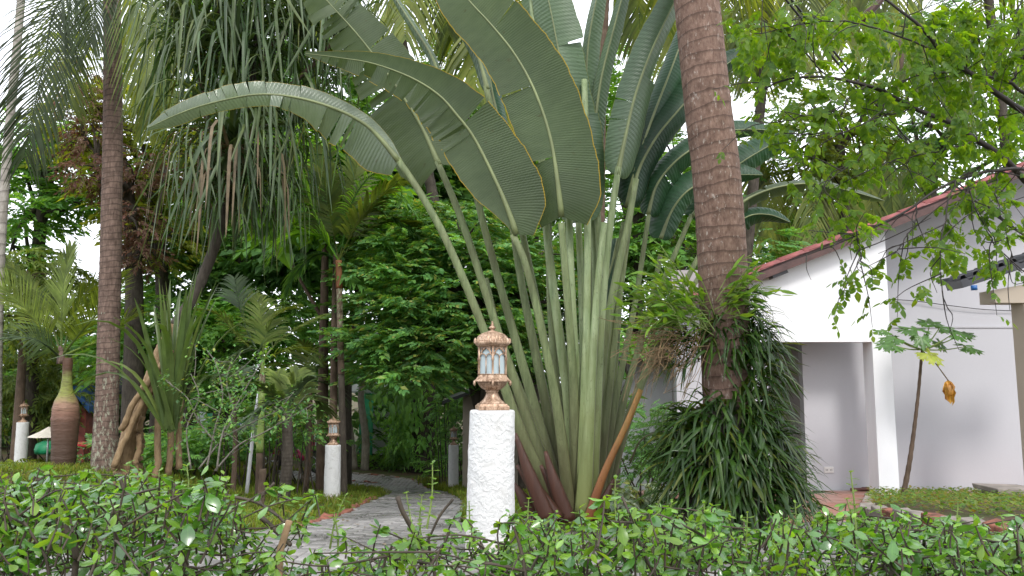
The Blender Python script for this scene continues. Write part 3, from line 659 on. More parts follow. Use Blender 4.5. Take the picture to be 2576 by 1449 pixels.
# ------------------------------------------------------------------ white posts and lanterns
def post(u0,v0,Y,r,ztop,lab,detail):
    p=P(u0,v0,Y); x,y=p[0],p[1]; zb=float(gz(x,y))-.05; H=ztop-zb
    ns,nh=(96,150) if detail else (32,30); a=np.linspace(0,2*math.pi,ns,endpoint=False)
    h=np.r_[np.linspace(0,H-.012,nh),H-.006,H-.001,H]; rr=np.r_[np.full(nh,1.),.985,.95,.88]
    A,Hh=np.meshgrid(a,h); base=r*(1.07-.07*(Hh/H))*rr[:,None]
    ph=RNG.uniform(0,6,12); bump=0
    for k in range(1,7): bump=bump+.0016/k**.5*np.sin(k*A+ph[k]+Hh*(3+4*k))*np.sin(Hh*(7*k)+ph[k+5])
    bump=bump+(.0011*np.abs(np.sin(A*9+4*np.sin(Hh*17)+2.2*np.sin(Hh*41+A*3)))**3 if detail else 0)
    base=base+bump*(r/.113)
    lean=(np.array([0.012,0,0]) if detail else 0)
    V=np.stack([base*np.cos(A),base*np.sin(A),Hh+zb],-1); V=V+np.array([x,y,0]); 
    if detail: V[...,0]+=.010*(Hh/H)-.006
    k=len(h); i=np.arange(k-1)[:,None]*ns; j=np.arange(ns)[None]; j2=(j+1)%ns
    Q=np.stack([i+j,i+j2,i+ns+j2,i+ns+j],-1).reshape(-1,4); VV=np.vstack([V.reshape(-1,3),[x+(.004 if detail else 0),y,ztop+.001]])
    b=(k-1)*ns; jj=np.arange(ns); T=np.stack([np.full(ns,len(VV)-1),b+jj,b+(jj+1)%ns],1)
    mb=MB(); mb.add(VV,Q,T); o=mb.build('garden_post',M['plaster'],origin=(x,y,zb)); tag(o,lab,'post','white round garden posts'); return x,y
def lantern(x,y,z,s,lab,rot=0.0,full=True):
    L=thing('garden_lantern',(x,y,z),lab,'lantern','copper lanterns on the white posts'); c=np.array([x,y,z]); 
    def zm(h): return float(np.interp(h,[0,.048,.122,.168,.196,.287,.304,.366,.44],[0,.030,.094,.141,.172,.312,.339,.388,.44]))
    def rp(prof): return [(a*s,zm(b)*s) for a,b in prof]
    six=R(-90)+rot
    b=MB(); lathe(b,c,rp([(.0,0),(.107,0),(.107,.030),(.098,.036),(.092,.048),(.0,.048)]),4,rot=R(45)+rot+.1,caps=False); b.build('base_plate',M['copper'],L,smooth=False,bevel=.002*s)
    b=MB(); lathe(b,c,rp([(.066,.046),(.060,.056),(.044,.072),(.033,.094),(.029,.112),(.033,.116),(.033,.122)]),24); b.build('pedestal',M['copper'],L)
    b=MB(); lathe(b,c,rp([(.020,.118),(.034,.124),(.052,.134),(.066,.150),(.074,.168)]),72,flutes=18,famp=.045); b.build('bowl',M['copper'],L)
    b=MB(); lathe(b,c,rp([(.070,.163),(.103,.165),(.104,.171),(.094,.176),(.082,.190),(.080,.196),(.0,.196)]),6,rot=six); tr=b.build('tray',M['copper'],L,smooth=False,bevel=.0015*s)
    rc=.076
    for k in range(6):
        a=six+k*math.pi/3; q=c+np.array([rc*s*math.cos(a),rc*s*math.sin(a),0])
        b=MB(); lathe(b,q,rp([(.0065,.195),(.0052,.20),(.0052,.240),(.0075,.243),(.0075,.249),(.005,.253),(.005,.287)]),8); b.build('corner_bar',M['copper'],L)
        b=MB(); lathe(b,c+np.array([.102*s*math.cos(a),.102*s*math.sin(a),0]),rp([(.001,.145),(.005,.152),(.006,.160),(.004,.170)]),8); b.build('tray_pendant',M['copper'],L)
        for da in (-.13,.13):
            b=MB(); lathe(b,c+np.array([.093*s*math.cos(a+da),.093*s*math.sin(a+da),0]),rp([(.006,.298),(.007,.304),(.006,.312),(.002,.321),(.0,.324)]),8,caps=False); b.build('pinnacle',M['copper'],L)
        a2=a+math.pi/3; q2=c+np.array([rc*s*math.cos(a2),rc*s*math.sin(a2),0]); mid=(q+q2)/2; e=(q2-q)/2; 
        def pt(t,h): return mid+e*t+np.array([0,0,zm(h)*s])
        g=MB(); gi=.90; V=np.array([pt(-1,.197),pt(1,.197),pt(1,.286),pt(-1,.286)]); V=c*[1,1,0]+(V-c*[1,1,0])*[gi,gi,1]; nin=nrm(c-mid)*[1,1,0]*.003*s
        g.add(np.vstack([V,V+nin]),BOXQ); g.build('glass_pane',M['frost'],L,smooth=False)
        if not full and k not in (0,5): continue
        f=MB(); w=.0026*s
        tube(f,[pt(0,.196),pt(0,.252)],w,6)
        for s0,s1 in ((-1,0),(0,1)):
            m_=(s0+s1)/2; f_=np.linspace(0,math.pi,9)
            tube(f,[pt(m_-.5*math.cos(t),.250+.013*math.sin(t)) for t in f_],w,6)
        for sg in (-1,1):
            tt=np.linspace(0,1,7); tube(f,[pt(sg*(1-.95*t)*.9,.254+.028*math.sin(t*math.pi/2)) for t in tt],w,6)
            tube(f,[pt(sg*(.95),.262),pt(sg*.62,.272),pt(sg*.45,.284)],w*.8,5,n=8)
        for cc in (-.62,-.25,.25,.62):
            tube(f,[pt(cc+.12*math.cos(t),.281+.005*math.sin(t)) for t in np.linspace(0,2*math.pi,9)],w*.7,5,caps=False)
        tube(f,[pt(-1,.198),pt(1,.198)],w,6)
        f.build('arch_tracery',M['copper'],L)
    b=MB(); lathe(b,c,rp([(.078,.285),(.086,.288),(.099,.295),(.100,.301),(.090,.304),(.0,.304)]),6,rot=six); b.build('cornice',M['copper'],L,smooth=False,bevel=.0015*s)
    th=np.linspace(0,1.25,10); b=MB(); lathe(b,c,rp([(.078,.303),(.080,.308)]+[(.079*math.cos(t)**.9,.308+.058*math.sin(t)) for t in th]),96,flutes=20,famp=.028); b.build('dome',M['copper'],L)
    b=MB(); lathe(b,c,rp([(.024,.360),(.026,.367),(.015,.370),(.008,.374),(.010,.380),(.017,.388),(.018,.394),(.012,.402),(.006,.408),(.009,.412),(.008,.418),(.004,.424),(.006,.429),(.004,.436),(.0,.440)]),16,caps=False); b.build('finial',M['copper'],L)
    b=MB(); lathe(b,c,rp([(.0,.197),(.016,.197),(.018,.215),(.030,.224),(.034,.238),(.030,.252),(.016,.262),(.0,.265)]),20,caps=False); b.build('bulb',M['bulb'],L)
    return L
for (u,v,Y,r,vt,ls,lab,llab,det) in [
    (1236,1033,4.0,.113,1031,.445/.44,'thick white round post with rough plaster standing in front of the fan palm','largest copper lantern, frosted panes, on the thick rough white post',True),
    (838,1122,12.0,.115,1119,1.0,'white round post with stained foot left of the curving path','copper lantern on the white post left of the curving path',False),
    (1141,1122,18.3,.113,1119,1.0,'slim white round post on the grass right of the path bend, behind the thick one','small copper lantern on the far post at the right of the path bend',False),
    (57,1063,17.5,.125,1062,1.05,'white round post at the far left beside the bottle palm','pale lantern on the white post beside the bottle palm',False),
    (806,1160,20.5,.11,1154,1.0,'white post half hidden behind the stained post by the path','lantern half hidden behind the one on the left path post',False)]:
    zt_=P(u,vt,Y)[2]; x,y=post(u,v,Y,r,zt_,lab,det); lantern(x+(.004 if det else 0),y,zt_+.001,ls,llab,rot=.06 if det else random.uniform(-.3,.3),full=det)
# ------------------------------------------------------------------ traveller's palm
TB=MB()
def blade(mb,mid,wL,wR,aL=0.,aR=0.,curv=.25,tears=(),seed=0,n=70,nc=6,prof=None,spread=.04):
    """both halves of a paddle leaf along midrib mid (world points). wL/wR: half widths; aL/aR: how far each half turns
    away from (+) or towards (-) the viewer; tears: list of (side, t, gap)"""
    rg=np.random.default_rng(seed)
    p=spline(mid,n); T=tangents(p); view=nrm(p-np.array([0,0,CAMZ])); S=-nrm(np.cross(T,view)); faces=(np.cross(S,T)*view).sum(1).mean()<0; Nn=np.cross(S,T); Nn=Nn*np.sign((Nn*view).sum(1,keepdims=True))
    # keep S steady
    t=np.linspace(0,1,n)
    f0=(1-np.exp(-t*22))**.8*(np.clip(1-t**4.2,0,1))**.75
    pL,pR=(prof if isinstance(prof,tuple) else (prof,prof))
    L=np.r_[0,np.cumsum(np.linalg.norm(np.diff(p,axis=0),axis=1))]
    for side,w,a,pf in ((-1,wL,aL,pL),(1,wR,aR,pR)):
        f=f0 if pf is None else np.interp(t,*zip(*pf))
        f=np.convolve(np.pad(f,3,mode='edge'),np.ones(7)/7,'valid') if pf is not None else f
        cuts=sorted([int(x[1]*(n-1)) for x in tears if x[0]==side and 2<int(x[1]*(n-1))<n-2])
        segs=[];prev=0
        for c in cuts: segs.append((prev,c));prev=c
        segs.append((prev,n-1))
        for si,(i0,i1) in enumerate(segs):
            if i1-i0<1: continue
            ii=np.arange(i0,i1+1); k=len(ii); da=rg.normal(0,.15)*(1.6 if i1-i0<4 else .7) if len(segs)>2 else 0; sweep=rg.normal(0,.045) if len(segs)>2 else 0
            c=np.linspace(0,1,nc+1); wv=w*f[ii]*(1+.012*np.sin(ii*1.1+seed)+.008*np.sin(ii*2.7)+ .02*np.sin(ii*.31+seed*2))
            # pull the strip's corners together a little at the margin so that the tears gape
            loc=np.linspace(0,1,k); mid_i=L[ii].mean(); 
            aa=a+da
            V=[]
            for j,cc in enumerate(c):
                ang=aa+curv*cc
                d=(S[ii]*side)*math.cos(ang)+Nn[ii]*math.sin(ang)
                q=p[ii]+d*(wv*cc)[:,None]+T[ii]*((wv*cc*(np.interp(t[ii],[0,.10,.3,1],[-.42,-.12,.10,.30])+sweep))[:,None])
                if len(segs)>1:
                    sh=spread*cc*(loc-.5)*-1*(1 if k>2 else .3); q=q+T[ii]*(sh*wv)[:,None]
                q=q+Nn[ii]*(.006*cc*np.sin(L[ii]*90+seed))[:,None]
                V.append(q)
            V=np.stack(V,1); nn=nc+1
            i=np.arange(k-1)[:,None]*nn; jj=np.arange(nc)[None]
            Q=np.stack([i+jj,i+jj+1,i+nn+jj+1,i+nn+jj],-1).reshape(-1,4)
            if (side==1)!=bool(faces): Q=Q[:,::-1]
            uv=np.stack([np.broadcast_to(c[None],(k,nn)),np.broadcast_to(L[ii][:,None],(k,nn))],-1)
            mb.add(V.reshape(-1,3),Q,uv=uv)
def flatstalk(mb,pts,r0,r1,n=26,flat=.62):
    tube(mb,pts,[r0,(r0*.25+r1*.75),r1],10,n=n,flat=flat,up=(0,1,.02))
def travellers_palm():
    Y0=6.0; base=G(1440,1296); base=np.array([px(1440-1288,Y0),Y0,float(gz(.46,Y0))])
    root=thing('travellers_palm',base,'huge fan of paddle leaves on long stalks behind the thick white post','traveller palm')
    s=px(1,Y0)
    # name: stalk points (u,v,dY) from base upward, blade midrib, half widths in px, tilt angles, tears, material, stalk material
    D=[]
    def L(st,md,wl,wr,al=0.,ar=0.,cv=.25,tears=(),mat='trav_under',sm='stalk',r=(17,8),prof=None,spread=.04): D.append((st,md,wl,wr,al,ar,cv,tears,mat,sm,r,prof,spread))
    rg=np.random.default_rng(3)
    def tr(side,a,b,n): return [(side,x) for x in np.sort(rg.uniform(a,b,n))]
    # A: low left, arching over with its upper side showing at the tip
    L([(1415,1300,-.05),(1320,1110,-.15),(1225,850,-.25),(1130,620,-.3),(1060,490,-.3),(1000,400,-.3)],[(1003,405,-.3),(960,352,-.32),(915,310,-.35),(840,272,-.4),(740,244,-.45),(640,238,-.5),(520,262,-.5),(440,290,-.5),(372,322,-.48)],88,36,.0,.35,.15,
      tr(-1,.15,.97,11)+tr(1,.25,.95,8),mat='trav_under',prof=([(0,.25),(.04,.85),(.17,1),(.30,.95),(.36,.60),(.5,.34),(.7,.28),(.9,.3),(1,.05)],[(0,.15),(.05,.5),(.3,.8),(.5,1),(.8,.8),(.93,.5),(1,.05)]),spread=.10)
    # B: upper left, ribbed underside
    L([(1425,1300,.0),(1350,1120,-.02),(1268,880,-.05),(1165,565,-.1),(1100,405,-.1)],[(1105,415,-.1),(1062,322,-.1),(1015,245,-.12),(960,165,-.15),(895,82,-.2),(830,10,-.25),(760,-70,-.3)],124,120,.15,.2,.25,tr(-1,.35,.98,18)+tr(1,.3,.98,9),mat='trav_plain',spread=.08,
      prof=([(0,.45),(.03,.85),(.12,1),(.4,.85),(.75,.6),(.93,.4),(1,.1)],[(0,.45),(.03,.85),(.12,1),(.4,.75),(.75,.55),(.93,.4),(1,.1)]))
    # C: the big drooping front leaf, bright edge
    L([(1435,1300,-.15),(1405,1050,-.3),(1365,840,-.4),(1322,665,-.45),(1290,590,-.45)],[(1298,590,-.46),(1286,550,-.48),(1252,465,-.5),(1194,349,-.52),(1150,290,-.55),(1104,239,-.57),(1034,195,-.6),(940,160,-.6),(860,146,-.6),(768,134,-.58)],84,100,.15,.1,-.1,tr(-1,.30,.97,24)+[(1,.42)],mat='trav_under',spread=.16,
      prof=([(0,.04),(.06,.25),(.16,.72),(.3,1.),(.45,.95),(.6,.75),(.75,.5),(.9,.26),(1,.03)],[(0,.25),(.04,.75),(.1,1.),(.25,.95),(.4,.78),(.55,.50),(.75,.26),(.9,.14),(1,.03)]))
    # D: the big central leaf
    L([(1450,1300,-.1),(1444,1000,-.25),(1428,760,-.35),(1412,560,-.4)],[(1412,545,-.42),(1408,500,-.45),(1386,352,-.48),(1345,228,-.5),(1294,135,-.5),(1234,60,-.5),(1179,0,-.5),(1120,-80,-.48),(1050,-190,-.45)],84,100,.12,.05,-.1,[(-1,.18),(-1,.40),(1,.60)],mat='trav_under',
      prof=([(0,.5),(.02,.75),(.08,.95),(.2,1),(.5,.92),(.7,.85),(.85,.6),(1,.05)],[(0,.45),(.02,.8),(.07,1.0),(.2,1),(.5,.86),(.7,.8),(.85,.6),(1,.05)]))
    # E: pale leaf behind D
    L([(1462,1300,.05),(1468,1000,.0),(1464,760,.0),(1455,560,.0)],[(1455,560,0),(1452,450,0),(1440,330,0),(1418,200,0),(1396,80,0),(1375,-20,0),(1340,-160,.05)],80,78,.5,.15,.2,[(1,.35),(1,.6)],mat='trav_pale',sm='stalk_pale')
    # E2: pale leaf filling the right of D
    L([(1470,1300,.25),(1480,1000,.3),(1482,700,.3),(1480,520,.3)],[(1480,530,.3),(1474,430,.3),(1455,320,.32),(1420,200,.35),(1370,60,.4),(1310,-90,.45)],70,56,.2,.3,.2,[(1,.3)],mat='trav_pale',sm='stalk')
    # F, G: narrow leaves going up right of centre
    L([(1475,1300,.2),(1492,1000,.2),(1498,700,.2),(1488,460,.22)],[(1490,420,.22),(1478,330,.22),(1474,220,.22),(1480,110,.22),(1500,0,.22),(1530,-130,.24)],36,46,.9,.45,.2,[],mat='trav_pale',sm='stalk_pale')
    L([(1478,1300,.1),(1500,1000,.1),(1510,700,.1),(1497,440,.12)],[(1497,430,.12),(1497,320,.12),(1512,200,.12),(1542,80,.12),(1575,-40,.12),(1620,-170,.14)],26,34,.7,.5,.2,[],mat='trav_pale',sm='stalk_pale')
    # H: big right leaf, left half catching light
    L([(1485,1300,-.1),(1500,1040,-.15),(1516,760,-.15),(1536,560,-.15),(1556,420,-.15)],[(1553,440,-.15),(1572,350,-.15),(1598,240,-.15),(1638,130,-.16),(1680,40,-.18),(1725,-50,-.2),(1790,-150,-.22)],50,92,.05,.85,.35,[(1,.42),(1,.62),(-1,.22),(-1,.30)],mat='trav_pale',sm='stalk_pale')
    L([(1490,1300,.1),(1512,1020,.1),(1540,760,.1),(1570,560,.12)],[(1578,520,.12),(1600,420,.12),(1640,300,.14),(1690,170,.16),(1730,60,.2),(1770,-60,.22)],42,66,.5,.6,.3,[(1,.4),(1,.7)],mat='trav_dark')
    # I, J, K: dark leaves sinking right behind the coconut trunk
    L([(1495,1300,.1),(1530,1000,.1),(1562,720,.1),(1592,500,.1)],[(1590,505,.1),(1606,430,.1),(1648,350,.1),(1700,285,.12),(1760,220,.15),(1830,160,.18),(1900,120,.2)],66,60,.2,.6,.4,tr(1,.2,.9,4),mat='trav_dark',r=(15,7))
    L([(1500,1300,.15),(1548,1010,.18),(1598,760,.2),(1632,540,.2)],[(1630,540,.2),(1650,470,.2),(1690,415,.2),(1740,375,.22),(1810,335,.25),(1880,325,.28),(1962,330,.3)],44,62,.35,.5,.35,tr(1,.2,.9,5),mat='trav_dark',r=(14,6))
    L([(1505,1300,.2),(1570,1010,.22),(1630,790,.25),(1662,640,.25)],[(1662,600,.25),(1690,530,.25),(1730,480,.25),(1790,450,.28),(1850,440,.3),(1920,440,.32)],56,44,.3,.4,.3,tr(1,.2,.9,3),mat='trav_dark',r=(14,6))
    # right: torn leaf stretching out past the coconut trunk
    L([(1508,1300,.3),(1590,1020,.35),(1690,780,.4),(1790,590,.4),(1850,530,.4)],[(1840,530,.4),(1890,495,.4),(1960,470,.4),(2040,462,.4),(2130,478,.4),(2225,505,.4)],44,40,.9,.45,.3,tr(1,.1,.95,9)+tr(-1,.1,.95,8),mat='trav_plain',r=(14,6),spread=.2)
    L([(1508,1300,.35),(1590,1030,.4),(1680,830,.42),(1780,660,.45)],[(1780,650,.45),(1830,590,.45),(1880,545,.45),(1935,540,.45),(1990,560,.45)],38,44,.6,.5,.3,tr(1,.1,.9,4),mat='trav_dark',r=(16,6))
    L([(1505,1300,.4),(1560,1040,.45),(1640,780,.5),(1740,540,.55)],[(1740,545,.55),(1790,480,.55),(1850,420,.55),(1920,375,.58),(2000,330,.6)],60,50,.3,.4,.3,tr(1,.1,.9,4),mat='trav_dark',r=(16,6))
    # low leaf hanging between the right-hand stalks
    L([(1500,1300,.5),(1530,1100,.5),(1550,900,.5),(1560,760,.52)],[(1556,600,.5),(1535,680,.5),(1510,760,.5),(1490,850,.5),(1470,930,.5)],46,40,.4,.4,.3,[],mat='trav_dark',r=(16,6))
    # behind, left: M and N
    L([(1430,1300,.25),(1370,1000,.3),(1310,700,.3),(1268,420,.3),(1222,215,.3)],[(1226,225,.3),(1205,150,.3),(1170,80,.3),(1132,10,.3),(1080,-80,.3)],34,44,.6,.7,.4,tr(1,.3,.9,3),mat='trav_pale',sm='stalk')
    L([(1425,1300,.2),(1350,1040,.25),(1270,760,.25),(1215,560,.25),(1165,350,.25),(1110,220,.25)],[(1118,235,.25),(1090,150,.25),(1052,85,.25),(1010,20,.25),(960,-60,.25)],30,28,.7,.8,.4,[],mat='trav_pale')
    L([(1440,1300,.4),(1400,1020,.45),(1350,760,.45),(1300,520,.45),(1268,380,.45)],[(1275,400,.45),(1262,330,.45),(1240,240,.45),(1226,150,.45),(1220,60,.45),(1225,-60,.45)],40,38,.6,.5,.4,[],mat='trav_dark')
    for k,(st,md,wl,wr,al,ar,cv,tears,mat,sm,r,prof,spread) in enumerate(D):
        rb=px(r[0],Y0)*1.0; rt=px(r[1],Y0)
        pts=[P(u,v,Y0+d) for u,v,d in st]; mp=[P(u,v,Y0+d) for u,v,d in md]
        b=MB(); allp=pts+mp[1:]; 
        flatstalk(b,pts,rb,rt,n=34)
        so=b.build('leaf_stalk',M[sm],root)
        b=MB(); mp_=spline(mp,40); tube(b,mp_,np.r_[np.linspace(rt*.95,rt*.5,8),np.linspace(rt*.48,.002,32)],8,flat=.7,up=(0,1,0)); b.build('midrib',M['midrib'],so)
        b=MB(); blade(b,mp,px(wl,Y0),px(wr,Y0),al,ar,cv,tears,seed=k,prof=prof,spread=spread)
        if mat=='trav_under' and k==0: m2=[M['trav_top']]
        else: m2=[M[mat]]
        b.build('leaf_blade',m2,so)
    # extra stalks whose blades stand above the picture
    for k,(pt,r) in enumerate([([(1445,1300,-.05),(1430,1020,-.1),(1396,760,-.1),(1372,540,-.05),(1352,200,.1),(1330,-120,.2)],(15,8)),
        ([(1455,1300,-.12),(1452,1000,-.2),(1440,780,-.25),(1432,560,-.2),(1425,200,-.1)],(14,8)),
        ([(1460,1300,-.18),(1470,1010,-.25),(1476,780,-.25),(1478,560,-.2),(1470,200,.0)],(14,8)),
        ([(1466,1300,-.2),(1484,1010,-.25),(1500,760,-.25),(1520,560,-.2)],(22,8)),
        ([(1440,1300,.05),(1405,1020,.05),(1385,780,.05),(1380,560,.05)],(14,8)),
        ([(1470,1300,-.05),(1500,1010,-.05),(1536,770,-.05),(1580,560,.0),(1600,450,.05)],(22,8)),
        ([(1420,1300,.1),(1340,1060,.1),(1262,860,.1),(1222,700,.15)],(14,7))]):
        b=MB(); flatstalk(b,[P(u,v,Y0+d) for u,v,d in pt],px(r[0],Y0),px(r[1],Y0)); b.build('leaf_stalk',M['stalk_pale' if k<4 else 'stalk'],root)
    # cut orange stalk leaning right, dead sheaths at the foot
    b=MB(); flatstalk(b,[P(1478,1310,5.75),P(1520,1190,5.7),P(1575,1070,5.68),P(1612,980,5.68)],px(12,6),px(7,6),flat=.5); o=b.build('cut_stalk',M['stalk_orange'],root); o['label']='orange cut-off stalk leaning to the right'
    for k,(p0,p1,p2,r) in enumerate([((1380,1310),(1330,1190),(1296,1090),20),((1400,1310),(1345,1230),(1300,1170),22),((1430,1312),(1395,1215),(1372,1135),20),((1418,1315),(1400,1250),(1360,1170),18),((1350,1315),(1320,1260),(1292,1215),20),((1500,1312),(1520,1260),(1545,1205),14)]):
        b=MB(); tube(b,[P(*p0,5.6+.03*k),P(*p1,5.6+.03*k),P(*p2,5.62+.03*k)],[px(r,6),px(r*.8,6),px(4,6)],8,n=14,flat=.45,up=(0,1,0)); b.build('dead_sheath',M['sheath'],root)
    # young paddle shoot arching right over the bed
    b=MB(); tube(b,[P(1585,1165,5.9),P(1610,1110,5.85),P(1650,1088,5.8),P(1690,1086,5.8)],[.008,.006,.004],6,n=14); o=b.build('young_shoot',M['stalk'],root)
    b=MB(); blade(b,[P(1640,1092,5.8),P(1675,1087,5.8),P(1715,1092,5.8)],.02,.07,.3,.5,.2,[],seed=77,n=16,nc=3); b.build('young_blade',M['frond_mid'],o)
travellers_palm()
# ------------------------------------------------------------------ leaf and spray templates
def leafT(L=1.,w=.25,droop=.15,fold=.25,k=3,shape='ovate'):
    x=np.linspace(0,1,k+1); pts=np.stack([x*L,np.zeros(k+1),-droop*x**2*L],1)
    if shape=='ovate': wd=w*L*np.array([.02]+[math.sin(math.pi*min(.98,(i/k)**.8)) for i in range(1,k)]+[.03])
    elif shape=='obov': wd=w*L*np.interp(x,[0,.25,.6,.85,1],[.10,.55,1,.75,.12])
    elif shape=='strap': wd=w*L*np.interp(x,[0,.1,.5,.9,1],[.6,.9,1,.6,.05])
    return strip(pts,wd,[0,1,0],fold,3)
def quadleaf(L,w,droop,fold=.3):
    """cheap leaf: two folded quads"""
    V=np.array([[0,0,0],[L*.5,-w,-droop*.3+fold*w],[L,0,-droop],[L*.5,w,-droop*.3+fold*w],[L*.5,0,-droop*.25]]); Q=np.array([[0,1,4,4],[4,1,2,2],[0,4,3,3],[4,2,3,3]])
    V=np.array([[0,0,0],[L*.42,-w,-droop*.3+fold*w],[L,0,-droop],[L*.42,w,-droop*.3+fold*w]]); Q=np.array([[0,1,2,3]])
    return V,Q,np.array([[0,0],[1,.5],[0,1],[1,.5]],float)
def sprayT(n=12,L=1.,leaf=.28,w=.09,droop=.1,alt=True,seed=0,hang=.3,leafdroop=.35,terminal=True):
    """a twig of leaves along +X, length L"""
    rg=np.random.default_rng(seed); out=[]
    for i in range(n):
        t=(i+1)/n; side=1 if i%2 else -1; a=side*rg.uniform(.6,1.25)*(1-.5*t)
        M_=rotz(np.array(a))@roty(np.array(rg.uniform(0.05,leafdroop)))@rotx(np.array(rg.normal(0,.35)))
        s=leaf*rg.uniform(.75,1.15); out.append(xform(quadleaf(s,w*s/leaf,.12*s),M_,[t*L,0,-hang*t*t*L+rg.normal(0,.01)]))
    tw=strip(np.array([[0,0,0],[.5*L,0,-hang*.25*L],[L,0,-hang*L]]),np.array([.012,.008,.004])*L,[0,1,0],0,2); out.append(tw)
    return merge_t(out)
SP=[sprayT(14,1.,.30,.075,seed=i,hang=.15+.1*i) for i in range(4)]            # general broadleaf
SPL=[sprayT(16,1.,.22,.06,seed=10+i,hang=.12,leafdroop=.25) for i in range(4)] # flat layered, pinnate
SPD=[sprayT(14,1.,.34,.06,seed=20+i,hang=.5,leafdroop=1.1) for i in range(4)]  # drooping
SPB=[sprayT(8,1.,.5,.17,seed=30+i,hang=.3,leafdroop=.8) for i in range(3)]     # big leaves
def blobpts(u,v,Y,ru,rv,ry,n,shell=.45,rg=RNG):
    d=nrm(rg.normal(size=(n,3))); r=rg.uniform(shell**3,1,n)**(1/3.)
    q=d*r[:,None]*np.array([px(ru,Y),ry,px(rv,Y)]); return P(u,v,Y)+q, d
def crown(mb,blobs,tmpls,size,tilt=.5,hang=0.,rg=RNG):
    for (u,v,Y,ru,rv,ry,n) in blobs:
        pts,d=blobpts(u,v,Y,ru,rv,ry,int(n),rg=rg)
        az=np.arctan2(d[:,1],d[:,0])+rg.normal(0,.7,len(pts)); el=-np.arcsin(np.clip(d[:,2],-1,1))*.35*tilt+rg.normal(0,.3*tilt,len(pts))+hang
        Rm=rotz(az)@roty(el)@rotx(rg.normal(0,.35,len(pts)))
        s=size*rg.uniform(.7,1.25,len(pts)); kt=rg.integers(0,len(tmpls),len(pts))
        for k,tm in enumerate(tmpls):
            i=kt==k; mb.inst(tm,Rm[i],pts[i],s[i])
def tree(name,label,cat,group,trunk,r0,r1,bark,blobs,tmpls,size,mat,tilt=.5,hang=0.,limbs=True,seed=0,bk='crown',sides=10):
    """trunk: list of (u,v,Y); crown from blobs; limbs reach from the trunk's top into every blob"""
    rg=np.random.default_rng(seed); tp=[P(*q) for q in trunk]; tp[0][2]=float(gz(tp[0][0],tp[0][1]))-.05
    root=thing(name,tp[0],label,cat,group)
    b=MB(); tube(b,tp,[r0,r1],sides,n=24,m=0)
    if limbs:
        sp=spline(tp,20)
        for bl in blobs:
            c=P(*bl[:3]); k=rg.integers(11,19); st=sp[k]; m_=(st+c)/2+rg.normal(0,.15,3)+[0,0,.1]
            tube(b,[st,m_,c],[r1*.75,r1*.45,r1*.15],6,n=10)
            for _ in range(3):
                e=c+nrm(rg.normal(size=3))*[px(bl[3],bl[2])*.8,bl[5]*.8,px(bl[4],bl[2])*.8]; s_=c*.6+m_*.4
                tube(b,[s_,(s_+e)/2+[0,0,.1],e],[r1*.3,r1*.18,r1*.06],5,n=8)
    b.build('trunk',M[bark],root)
    b=MB(); crown(b,blobs,tmpls,size,tilt,hang,rg); b.build(bk,M[mat],root,smooth=False); return root
# ------------------------------------------------------------------ palm fronds
def frond(mb,pts,n=46,L=.9,w=.022,droop=.35,sweep=.9,r=.02,taper=None,side=None,seg=3,seed=0,vee=.25,start=.12,jit=.08):
    rg=np.random.default_rng(seed); p=spline(pts,60); T=tangents(p); 
    tube(mb,p,np.linspace(r,.003,60)[::1],6,caps=False)
    if side is None:
        S=np.cross(T,[0,0,1.]); bad=np.linalg.norm(S,axis=1)<.25; S[bad]=np.cross(T[bad],[0,1.,0]); S=nrm(S)
        for i in range(1,60):
            if S[i]@S[i-1]<0: S[i]*=-1
    else: S=nrm(np.broadcast_to(side,(60,3))-T*(T@np.asarray(side,float))[:,None])
    N=np.cross(S,T); N=N*np.where(N[:,2:3]<0,-1,1)
    for sg in (-1,1):
        for i in range(n):
            t=start+(1-start)*(i+.5)/n; k=t*59; k0=int(k); f=k-k0; k1=min(59,k0+1)
            o=p[k0]*(1-f)+p[k1]*f; tt=T[k0]; ss=S[k0]*sg; nn_=N[k0]
            Lf=L*(np.interp(t,[0,.15,.45,.8,1],[.45,.8,1,.75,.35]))*rg.uniform(.88,1.08)
            sw=np.interp(t,[0,.3,1],[sweep*.55,sweep,sweep*1.9])
            d=nrm(ss+tt*sw+nn_*vee+rg.normal(0,jit,3)); x=np.linspace(0,1,seg+1)[:,None]
            q=o+d*x*Lf+np.array([0,0,-1.])*(droop*Lf*x**2)
            wd=w*np.interp(x[:,0],[0,.2,.6,1],[.6,1,.8,.06]); sdv=np.cross(d,nn_)
            V,Q,uv=strip(q,wd,nrm(sdv),.35,3 if seg>3 else 2); mb.add(V,Q,uv=uv)
def fr_build(root,name,mat,pts,**k):
    b=MB(); frond(b,[P(*q) for q in pts],**k); return b.build(name,M[mat],root,smooth=False)
def ringtrunk(b,pts,rads,rings,sides=18,Y=None,amp=.03,seed=0):
    rg=np.random.default_rng(seed); n=rings*4; p=spline(pts,n); r=np.interp(np.linspace(0,1,n),np.linspace(0,1,len(rads)),rads)
    saw=np.tile([1+amp,1+amp*.3,1-amp*.2,1-amp*.5],rings)[:n]; r=r*saw*(1+rg.normal(0,.008,n)); tube(b,p,r,sides)
